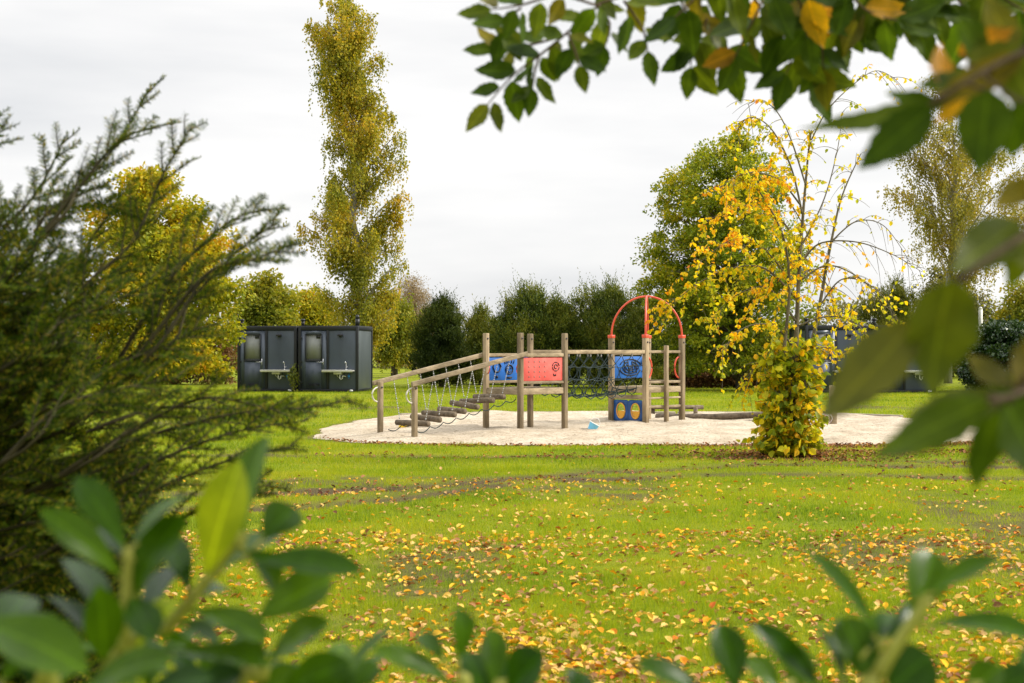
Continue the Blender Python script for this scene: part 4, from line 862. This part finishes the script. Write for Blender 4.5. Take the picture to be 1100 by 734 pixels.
SA = ([(118, 760), (132, 715), (138, 590)], [
    (137, 592, 82, 512, 34, .02, 'd', .5), (133, 622, 43, 547, 34, -.03, 'd', .3), (140, 590, 207, 532, 38, .05, 'd', -.3), (143, 645, 200, 552, 50, .03, 'd', -.5),
    (112, 712, 106, 628, 38, -.05, 'd', .3), (146, 700, 192, 648, 36, -.03, 'y', -.3), (120, 720, 50, 640, 42, .06, 'd', .5), (136, 600, 100, 570, 26, .08, 'd', 0),
    (120, 690, 70, 600, 40, .10, 'd', .2), (140, 640, 165, 690, 34, -.05, 'd', -.2), (150, 680, 210, 600, 44, .12, 'd', -.2)], 0)
SB = ([(120, 765), (190, 665), (262, 572)], [
    (222, 622, 258, 495, 48, -.03, 'y', .4), (262, 582, 288, 468, 50, .03, 'd', -.3), (266, 602, 392, 614, 30, -.05, 'd', .2), (280, 582, 318, 545, 42, .03, 'd', .1),
    (272, 668, 358, 622, 44, .02, 'd', -.1), (202, 655, 288, 690, 38, -.03, 'd', .3), (178, 702, 292, 716, 28, -.04, 'd', .1), (262, 590, 300, 630, 40, .05, 'd', .1),
    (205, 640, 175, 575, 34, .06, 'd', .3), (230, 620, 300, 575, 40, .08, 'd', -.1), (215, 640, 255, 640, 34, .07, 'd', 0), (190, 668, 240, 700, 36, .05, 'd', 0)], .05)
SC = ([(250, 780), (282, 730), (285, 715)], [
    (285, 716, 356, 668, 44, -.02, 'd', .1), (300, 745, 378, 712, 42, -.03, 'd', 0), (290, 740, 250, 690, 40, .03, 'd', .2), (270, 750, 330, 725, 40, 0, 'd', 0), (360, 760, 395, 722, 34, .02, 'd', 0), (200, 760, 262, 722, 40, -.02, 'd', 0)], .08)
SD = ([(60, 780), (40, 740)], [
    (-30, 668, 95, 722, 54, -.05, 'd', .2), (30, 740, 70, 690, 40, .03, 'd', .3), (80, 750, 190, 708, 40, -.03, 'd', .1), (0, 735, 60, 660, 40, .06, 'd', .3), (-10, 700, 30, 640, 40, .1, 'd', .3), (95, 745, 150, 738, 40, 0, 'd', .3), (60, 740, 40, 700, 36, 0, 'd', 0), (150, 750, 230, 730, 40, 0, 'd', 0)], -.08)
rhodo('evergreen_shrub', 'glossy leaved evergreen shrub with one bright yellow green leaf at bottom left', 'shrub', (-.45, 1.38), [SA, SB, SC, SD], 1.3,
      [(rng.uniform(-.62, -.14), rng.uniform(1.36, 1.75), rng.uniform(.85, 1.25)) for q in range(26)])
CA = ([(500, 790), (496, 735)], [
    (492, 712, 490, 652, 38, 0, 'd', .3), (492, 738, 398, 697, 26, -.04, 'd', .3), (478, 712, 450, 680, 22, .03, 'd', 0), (380, 745, 405, 712, 26, .02, 'd', 0)], 0)
CB = ([(540, 790), (532, 745)], [
    (530, 740, 530, 674, 28, .02, 'd', .2), (545, 748, 585, 700, 46, -.02, 'd', -.2), (520, 750, 560, 712, 40, .03, 'd', 0), (610, 750, 628, 722, 30, .03, 'd', 0), (520, 750, 500, 700, 34, .04, 'd', 0)], .04)
rhodo('evergreen_shrub', 'low evergreen shoots at the bottom edge left of centre', 'shrub', (-.06, 1.45), [CA, CB], 1.38,
      [(rng.uniform(-.2, .12), rng.uniform(1.4, 1.75), rng.uniform(.75, 1.12)) for q in range(12)])
RA = ([(930, 800), (942, 728), (972, 680), (998, 642)], [
    (945, 690, 866, 592, 24, -.04, 'd', .5), (978, 668, 1002, 592, 46, .04, 'd', .4), (995, 640, 1072, 600, 26, -.02, 'd', 0), (992, 672, 1125, 690, 44, -.03, 'd', .1),
    (935, 740, 903, 662, 52, .03, 'd', .2), (908, 742, 872, 670, 28, .04, 'd', .3), (950, 690, 988, 652, 26, .04, 'd', 0), (950, 745, 1000, 702, 52, 0, 'd', -.2), (930, 700, 960, 660, 26, .06, 'd', 0)], 0)
RB = ([(850, 800), (850, 745)], [
    (882, 742, 806, 668, 28, -.03, 'd', .4), (838, 748, 800, 705, 36, .02, 'd', .3), (790, 748, 772, 668, 40, .02, 'd', .2), (768, 756, 680, 712, 32, -.02, 'd', .3), (850, 750, 860, 700, 34, .05, 'd', 0), (880, 750, 835, 690, 34, .05, 'd', 0)], .05)
RC = ([(1040, 800), (1050, 745)], [(1035, 750, 1075, 715, 36, 0, 'd', 0), (1060, 750, 1110, 722, 36, 0, 'd', 0), (1080, 742, 1130, 690, 30, .04, 'd', 0)], .05)
rhodo('evergreen_shrub', 'evergreen shrub shoot with folded dark leaves at bottom right', 'shrub', (.33, 1.32), [RA, RB, RC], 1.25,
      [(rng.uniform(.1, .55), rng.uniform(1.3, 1.65), rng.uniform(.75, 1.08)) for q in range(16)])

# overhanging small tree, its trunk just outside the frame on the right
ov = thing('overhanging_tree', 'broad leaved branches with a few orange leaves hanging in from the top right', 'tree', (1.62, 2.35, 0))
gw = MB(); go = MB(); gy = MB(); goo = MB()
trunk = smooth_path([[1.62, 2.35, -.05], [1.6, 2.33, .9], [1.66, 2.3, 1.8], [1.58, 2.4, 2.7], [1.5, 2.5, 3.7]], 24)
gtr = MB(); gtr.tube(trunk, [.075, .06, .045, .02], 12); gtr.build('trunk', M['bark'], ov, smooth=True)
def ov_twig(pts, ds, Lpx, start=None, gap=.5, r0=.003, side=1.0, skip=0):
    w3 = [P(a, b_, d) for (a, b_), d in zip(pts, ds)]
    if start is not None: w3 = [np.array(start)] + w3
    pth = smooth_path(np.array(w3), 30); gw.tube(pth, [r0 * (2.2 if start is not None else 1), r0, .0015], 6)
    seg = np.concatenate([[0], np.cumsum(np.linalg.norm(np.diff(pth, axis=0), axis=1))]); D_ = ds[0]; L = Lpx / F * D_
    s = seg[-1] * skip; sg = 1
    while s < seg[-1]:
        i0 = min(np.searchsorted(seg, s), 28); tg = unit(pth[i0 + 1] - pth[i0]); sd = unit(np.cross(tg, [0, 1, .1])) * sg; l_ = L * rng.uniform(.8, 1.2)
        d = unit(tg * .55 + sd * side * .9 + np.array([0, rng.normal() * .35, -.35])); q0 = pth[i0] + d * .008
        r = rng.random(); tgt = gy if r < .05 else (goo if r < .17 else go)
        blade(tgt, q0, q0 + d * l_, l_ * .56, up=(rng.normal() * .4, -.9, .5), bend=-.05, fold=.2, prof='ov', wav=.04)
        s += L * gap * rng.uniform(.8, 1.2); sg = -sg
    e = pth[-1]; d = unit(pth[-1] - pth[-3]); blade(go, e, e + d * L, L * .55, up=(0, -.9, .4), bend=-.05, fold=.2, prof='ov', wav=.04)
D3 = 3.1; TK = lambda z: [float(np.interp(z, trunk[:, 2], trunk[:, 0])), float(np.interp(z, trunk[:, 2], trunk[:, 1])), z]
mainb = smooth_path([TK(2.35), P(1050, -30, 4.0), P(900, -45, 3.0), P(740, -25, 3.1), P(640, 5, 3.1)], 40); gw.tube(mainb, [.014, .006, .003], 8)
B_ = [([(645, 4), (615, 30), (585, 55), (550, 82), (524, 112)], 34), ([(640, 5), (600, -5), (560, 5), (528, 10)], 34), ([(600, 40), (560, 50), (530, 52)], 30),
      ([(640, 5), (655, 25), (650, 50)], 30), ([(670, 0), (690, 30), (696, 55)], 34), ([(610, 35), (618, 55), (622, 70)], 28), ([(580, 58), (575, 75), (572, 95)], 28),
      ([(720, -20), (742, 20), (752, 45)], 40), ([(750, -20), (775, 30), (785, 66)], 42), ([(800, -20), (835, 20), (858, 60), (872, 88)], 44), ([(820, 0), (800, 40), (790, 62)], 38),
      ([(860, -20), (880, 30), (885, 75)], 40), ([(835, 20), (850, 55), (845, 80)], 38), ([(770, -25), (740, 5), (725, 18)], 40), ([(900, -25), (930, 10), (965, 22)], 44),
      ([(885, 30), (905, 36), (925, 42)], 34), ([(920, -40), (960, -5), (1010, 10)], 46), ([(620, 0), (650, -10), (690, -5)], 36), ([(560, 8), (545, 20), (540, 35)], 34), ([(830, -30), (900, -5), (900, 15)], 44),
      ([(760, 20), (745, 55), (742, 72)], 32), ([(720, -30), (800, -10), (870, -5)], 46), ([(940, -30), (1000, -10), (1060, 0)], 46), ([(870, -30), (915, -10), (935, 20)], 46), ([(950, -40), (975, -5), (985, 20)], 48), ([(1000, -40), (1030, 0), (1050, 25)], 50), ([(1040, -40), (1075, -5), (1100, 10)], 50), ([(780, -30), (812, 0), (822, 20)], 40), ([(850, -20), (862, 10), (868, 40)], 38)]
for pts, Lp in B_:
    dd = [D3 + rng.uniform(-.12, .12)] * len(pts); ov_twig(pts, dd, Lp * 1.12, gap=.42)
# nearer right-hand branches
b2 = smooth_path([TK(1.95), P(1240, 150, 1.9), P(1180, 60, 1.5), P(1105, 55, 1.35), P(1000, 112, 1.3)], 30); gw.tube(b2, [.010, .004, .0025], 8)
b3 = smooth_path([TK(1.45), P(1300, 330, 1.6), P(1180, 380, 1.3), P(1100, 420, 1.15), P(1062, 432, 1.12)], 30); gw.tube(b3, [.009, .0035, .002], 8)
b4 = smooth_path([TK(1.7), P(1260, 240, 1.5), P(1150, 235, 1.2), P(1060, 280, 1.12), P(985, 340, 1.1)], 30); gw.tube(b4, [.009, .0035, .002], 8)
NEAR = [  # bx,by,tx,ty,w,D,kind
    (982, 346, 882, 452, 62, 1.10, 'o'), (1022, 300, 1000, 425, 84, 1.08, 'o'), (1064, 430, 938, 492, 46, 1.14, 'g'), (1078, 428, 972, 448, 40, 1.20, 'o'), (1072, 440, 1046, 526, 48, 1.14, 'g'),
    (1080, 430, 1130, 520, 70, 1.14, 'g'), (1090, 420, 1150, 350, 60, 1.2, 'o'), (1095, 238, 1022, 292, 54, 1.18, 'o'), (1110, 240, 1085, 312, 40, 1.2, 'g'), (1100, 250, 1130, 300, 60, 1.2, 'g'),
    (1002, 112, 860, 138, 34, 1.35, 'g'), (1002, 114, 922, 182, 46, 1.34, 'g'), (1062, 96, 1052, 186, 58, 1.30, 'g'), (1016, 98, 1011, 46, 32, 1.40, 'y'), (1100, 58, 1000, 112, 38, 1.34, 'g'),
    (1070, 80, 1005, 132, 34, 1.38, 'y'), (1110, 195, 1068, 222, 30, 1.25, 'g'), (1040, 70, 1100, 45, 34, 1.45, 'g'), (1085, 60, 1120, 130, 50, 1.35, 'g'), (1060, 60, 1030, 20, 40, 1.5, 'g'), (1090, 50, 1060, -10, 40, 1.5, 'g'),
    (1100, 110, 1085, 170, 40, 1.3, 'g'), (1045, 90, 1000, 70, 30, 1.45, 'g'), (1030, 60, 1090, 30, 34, 1.5, 'y'), (1082, 415, 1040, 380, 30, 1.22, 'o'), (1100, 400, 1070, 470, 54, 1.25, 'g'), (1120, 440, 1090, 490, 50, 1.2, 'o'),
    (985, 345, 1035, 320, 30, 1.1, 'y'), (1060, 80, 985, 92, 34, 1.42, 'g'), (1015, 112, 950, 100, 30, 1.4, 'g')]
for bx_, by, tx_, ty, w, D_, kd in NEAR:
    tgt = {'g': go, 'o': goo, 'y': gy}[kd]; b0, t0 = P(bx_, by, D_), P(tx_, ty, D_ + rng.uniform(-.04, .04)); blade(tgt, b0, t0, w / F * D_ * 1.05, up=(rng.normal() * .3, -1, .45), bend=-.05, fold=.18, prof='ov', wav=.04)
    br = min((b2, b3, b4), key=lambda q: np.min(np.linalg.norm(q - b0, axis=1))); c = br[np.argmin(np.linalg.norm(br - b0, axis=1))]; gw.tube([c, (c + b0) / 2 + rng.normal(size=3) * .004, b0], .0018, 5, False)
shade_crown = MB(); cp = []
for q in range(150):                                    # unseen crown over the viewpoint, added to shade the foreground
    c = np.array([rng.uniform(-2.2, 2.6), rng.uniform(-2.2, 1.7), 0]); c[2] = max(2.25, EYE + .30 * c[1] + .25) + rng.uniform(0, 1.5) + .1
    s0 = np.array(TK(rng.uniform(2.3, 3.6))); mid = (s0 + c) / 2; mid[2] = max(mid[2], EYE + .30 * mid[1] + .3) + .2; gw.tube(smooth_path([s0, mid, c], 10), [.014, .006, .002], 5)
    cp.append(c + rng.normal(size=(44, 3)) * [.28, .28, .14])
cp = np.vstack(cp); k_ = (cp[:, 2] > EYE + .275 * cp[:, 1] + .12) & (cp[:, 2] > 2.1); cp = cp[k_]; leaves(shade_crown, cp, .085, .6, rng.normal(size=cp.shape) + [0, 0, -.5], None, .1, six=True)
shade_crown.build('crown', M['over'], ov)  # added out-of-frame crown, there for its shade
for q in range(26):                                     # the rest of its crown, right of the frame
    z = rng.uniform(2.3, 3.7); s0 = np.array(TK(z)); a = rng.uniform(-1.2, 2.2); e = s0 + np.array([math.cos(a) * .7, math.sin(a) * .7 + .2, rng.uniform(.0, .5)]); gw.tube([s0, (s0 + e) / 2 + [0, 0, .06], e], [.010, .003], 5)
    for w_ in range(12): c = s0 + (e - s0) * rng.uniform(.3, 1); d = unit(rng.normal(size=3) + [0, 0, -.3]); blade(go, c, c + d * .075, .042, bend=-.05, prof='ov', n_=6)
gw.build('branches', M['twig'], ov, smooth=True); go.build('leaves', M['over'], ov, smooth=True)
gy.build('leaves', M['over_y'], ov, smooth=True)['label'] = 'orange and brown turning leaves'; goo.build('leaves', M['over_o'], ov, smooth=True)['label'] = 'olive yellow turning leaves'

# ------------------------------------------------------------ foreground yew on the left
M['yew_near'] = leafmat('near_yew_needles', [(0, (.012, .030, .002)), (.5, (.042, .078, .003)), (.85, (.125, .15, .006)), (1, (.26, .20, .02))], .7, .35, spec=.06)
M['yewtwig'] = barkmat('green_brown_twig', (.022, .020, .008), (.06, .05, .02))
KS = 1.6
yw = thing('yew_tree', 'large dark green needled shrub filling the left foreground', 'shrub', (-2.8, 4.6, 0))
gn = MB(); gb = MB(); NP, ND, NNm, NL = [], [], [], []
def needles(pth, ln, nrm, gap=.0050):
    ln = ln * 1.2
    seg = np.concatenate([[0], np.cumsum(np.linalg.norm(np.diff(pth, axis=0), axis=1))]); k = max(4, int(seg[-1] / gap)); s = np.linspace(0, seg[-1], k)
    p = np.stack([np.interp(s, seg, pth[:, q]) for q in range(3)], -1); tg = unit(np.gradient(p, axis=0)); sd = unit(np.cross(tg, nrm))
    for sg in (1, -1):
        d = unit(tg * .55 + sd * sg + rng.normal(size=p.shape) * .28 + np.asarray(nrm) * .15); NP.append(p); ND.append(d); NNm.append(np.tile(nrm, (k, 1))); NL.append(1.05 * ln * (1 - .45 * (s / seg[-1]) ** 3) * (.8 + .4 * rng.random(k)))
def limb(pts3, r0, shoot, gap=.045, sub=True, u0=.15):
    pth = smooth_path(np.array(pts3), 26); gb.tube(pth, [r0, r0 * .6, .0015], 6)
    L = np.linalg.norm(np.diff(pth, axis=0), axis=1).sum(); k = int(L / gap); sg = 1
    i1 = int(26 * .55); needles(pth[i1:], .019, unit(np.array([.2, -.5, 1.]) + rng.normal(size=3) * .3))
    for q in range(k):
        u = u0 + (1 - u0) * (q + rng.random() * .6) / k; i0 = min(int(u * 25), 24); p0 = pth[i0]; tg = unit(pth[i0 + 1] - pth[i0]); nr = unit(np.array([.1, -.6, .8]) + rng.normal(size=3) * .35)
        sd = unit(np.cross(tg, nr)) * sg; sg = -sg; ln = shoot * (1.15 - u * .75) * rng.uniform(.6, 1.15); d = unit(tg * .85 + sd * .75 + np.array([0, 0, .12]))
        s_ = np.linspace(0, 1, 7)[:, None]; tw = p0 + d * ln * s_ + (tg * .25 + np.array([0, 0, -.08])) * ln * s_ ** 2
        gb.tube(tw, [.003, .0012], 4, False); needles(tw, .018, nr)
        if sub and ln > .10:
            for w_ in range(int(ln / .05)):
                x_ = rng.uniform(.2, .85); p1 = p0 + d * ln * x_ + (tg * .25) * ln * x_ ** 2; d2 = unit(d * .9 + np.cross(d, nr) * rng.choice([-1, 1]) * .7); l2 = ln * rng.uniform(.25, .5)
                tw2 = p1 + d2 * l2 * np.linspace(0, 1, 4)[:, None]; gb.tube(tw2, .001, 3, False); needles(tw2, .016, nr)
EX = [([(15, 430), (30, 320), (41, 243), (82, 205), (120, 162), (163, 91)], 2.5, .16), ([(60, 380), (90, 310), (142, 260), (174, 189), (206, 134)], 2.45, .12),
      ([(120, 400), (180, 303), (240, 243), (283, 224)], 2.4, .12), ([(150, 400), (200, 330), (252, 272), (300, 238)], 2.5, .12), ([(120, 420), (218, 298), (272, 279), (321, 260)], 2.35, .10),
      ([(-40, 300), (0, 250), (40, 205), (72, 143)], 2.6, .15), ([(-60, 180), (-30, 160), (8, 132)], 2.5, .10), ([(40, 260), (82, 205), (130, 150), (182, 133)], 2.5, .10),
      ([(50, 520), (130, 470), (218, 428), (300, 440), (381, 430)], 2.3, .15), ([(60, 560), (160, 500), (250, 465), (330, 452)], 2.4, .15), ([(40, 600), (140, 540), (230, 500), (318, 478)], 2.3, .15),
      ([(60, 640), (140, 590), (220, 545), (290, 520)], 2.35, .14), ([(30, 450), (110, 400), (180, 370), (215, 350)], 2.3, .16), ([(0, 400), (60, 350), (110, 330), (190, 290)], 2.3, .16), ([(80, 500), (170, 465), (250, 445), (330, 436)], 2.5, .13),
      ([(60, 480), (160, 440), (250, 440), (345, 437)], 2.6, .10), ([(60, 500), (150, 470), (250, 448), (322, 440)], 2.7, .10), ([(20, 420), (70, 330), (90, 270), (128, 215)], 2.6, .15), ([(0, 500), (60, 440), (120, 420), (195, 405)], 2.2, .16), ([(-30, 480), (-10, 380), (0, 300), (10, 240)], 2.5, .16)]
yb = np.array([-2.8, 4.6, 0])
for pts, D_, sh in EX:
    sh = min(sh, .075 if pts[-1][0] > 300 else .11)
    D_ *= KS; sh *= KS
    w3 = np.array([P(a, b_, D_ + q * .05) for q, (a, b_) in enumerate(pts)]); limb(w3, .008, sh, gap=.036)
    s0 = yb + [rng.normal() * .1, rng.normal() * .1, max(.25, w3[0, 2] * .55)]; gb.tube(smooth_path([s0, (s0 + w3[0]) / 2 + [0, 0, -.03], w3[0], w3[1]], 12), [.009, .006, .004], 6, False)
for q in range(420):
    px0 = rng.uniform(-330, 110); py0 = rng.uniform(330, 760) if q < 290 else rng.uniform(470, 760); D_ = rng.uniform(2.3, 3.5) * KS
    if px0 > 20 and py0 < 400: px0 -= 120
    a = R(rng.uniform(10, 60)) * (1 if py0 < 520 else .6); ln = rng.uniform(120, 210) * (1 if px0 < 40 else .75); dx, dy = math.cos(a) * ln, -math.sin(a) * ln
    lim = np.interp(py0 + dy, [0, 250, 330, 400, 440, 500, 560, 640, 760], [30, 70, 105, 120, 150, 180, 175, 150, 120])
    if px0 + dx > lim: px0 -= px0 + dx - lim + rng.uniform(0, 90)
    w3 = np.array([P(px0, py0, D_), P(px0 + dx * .5, py0 + dy * .4, D_ - .05), P(px0 + dx, py0 + dy, D_ - .1 + rng.normal() * .08)]); w3[:, 2] = np.maximum(w3[:, 2], .05)
    limb(w3, .007, .19, gap=.048)
    s0 = yb + [rng.normal() * .15, rng.normal() * .2, max(.1, w3[0, 2] * .6)]; gb.tube(smooth_path([s0, (s0 + w3[0]) / 2, w3[0]], 8), [.007, .004], 5, False)
for q in range(120):                                   # the lower and farther body of the bush
    st = yb + [rng.uniform(-.8, 1.1), rng.uniform(-.5, 1.1), rng.uniform(.1, 1.7)]; a = rng.random() * 6.283; d = np.array([math.cos(a), math.sin(a), rng.uniform(.1, .7)]); ln = rng.uniform(.35, .7)
    if st[0] + d[0] * ln > -.30 * (st[1] + d[1] * ln): continue
    limb(np.array([st, st + d * ln * .5, st + d * ln + [0, 0, -.03]]), .008, .24, gap=.07)
NP, ND, NNm, NL = np.vstack(NP), np.vstack(ND), np.vstack(NNm), np.concatenate(NL); print('near needles', len(NP))
sd = unit(np.cross(ND, NNm)); W_ = .0036; v = np.stack([NP - sd * W_ * .4, NP + sd * W_ * .4, NP + ND * NL[:, None] * .6 + sd * W_ * .5, NP + ND * NL[:, None], NP + ND * NL[:, None] * .6 - sd * W_ * .5], 1).reshape(-1, 3)
b_ = np.arange(len(NP))[:, None] * 5; gn.add(v, b_ + [[0, 1, 2, 4]], b_ + [[4, 2, 3]])
for q in range(6):
    a = q / 6 * 6.28; top = yb + [math.cos(a) * .6 + .2, math.sin(a) * .6, rng.uniform(1.4, 2.1)]; gb.tube(smooth_path([yb + [math.cos(a) * .06, math.sin(a) * .06, -.05], yb + [math.cos(a) * .2, math.sin(a) * .2, .7], top], 14), [.04, .03, .012], 8)
gb.build('branches', M['yewtwig'], yw); gn.build('needles', M['yew_near'], yw)
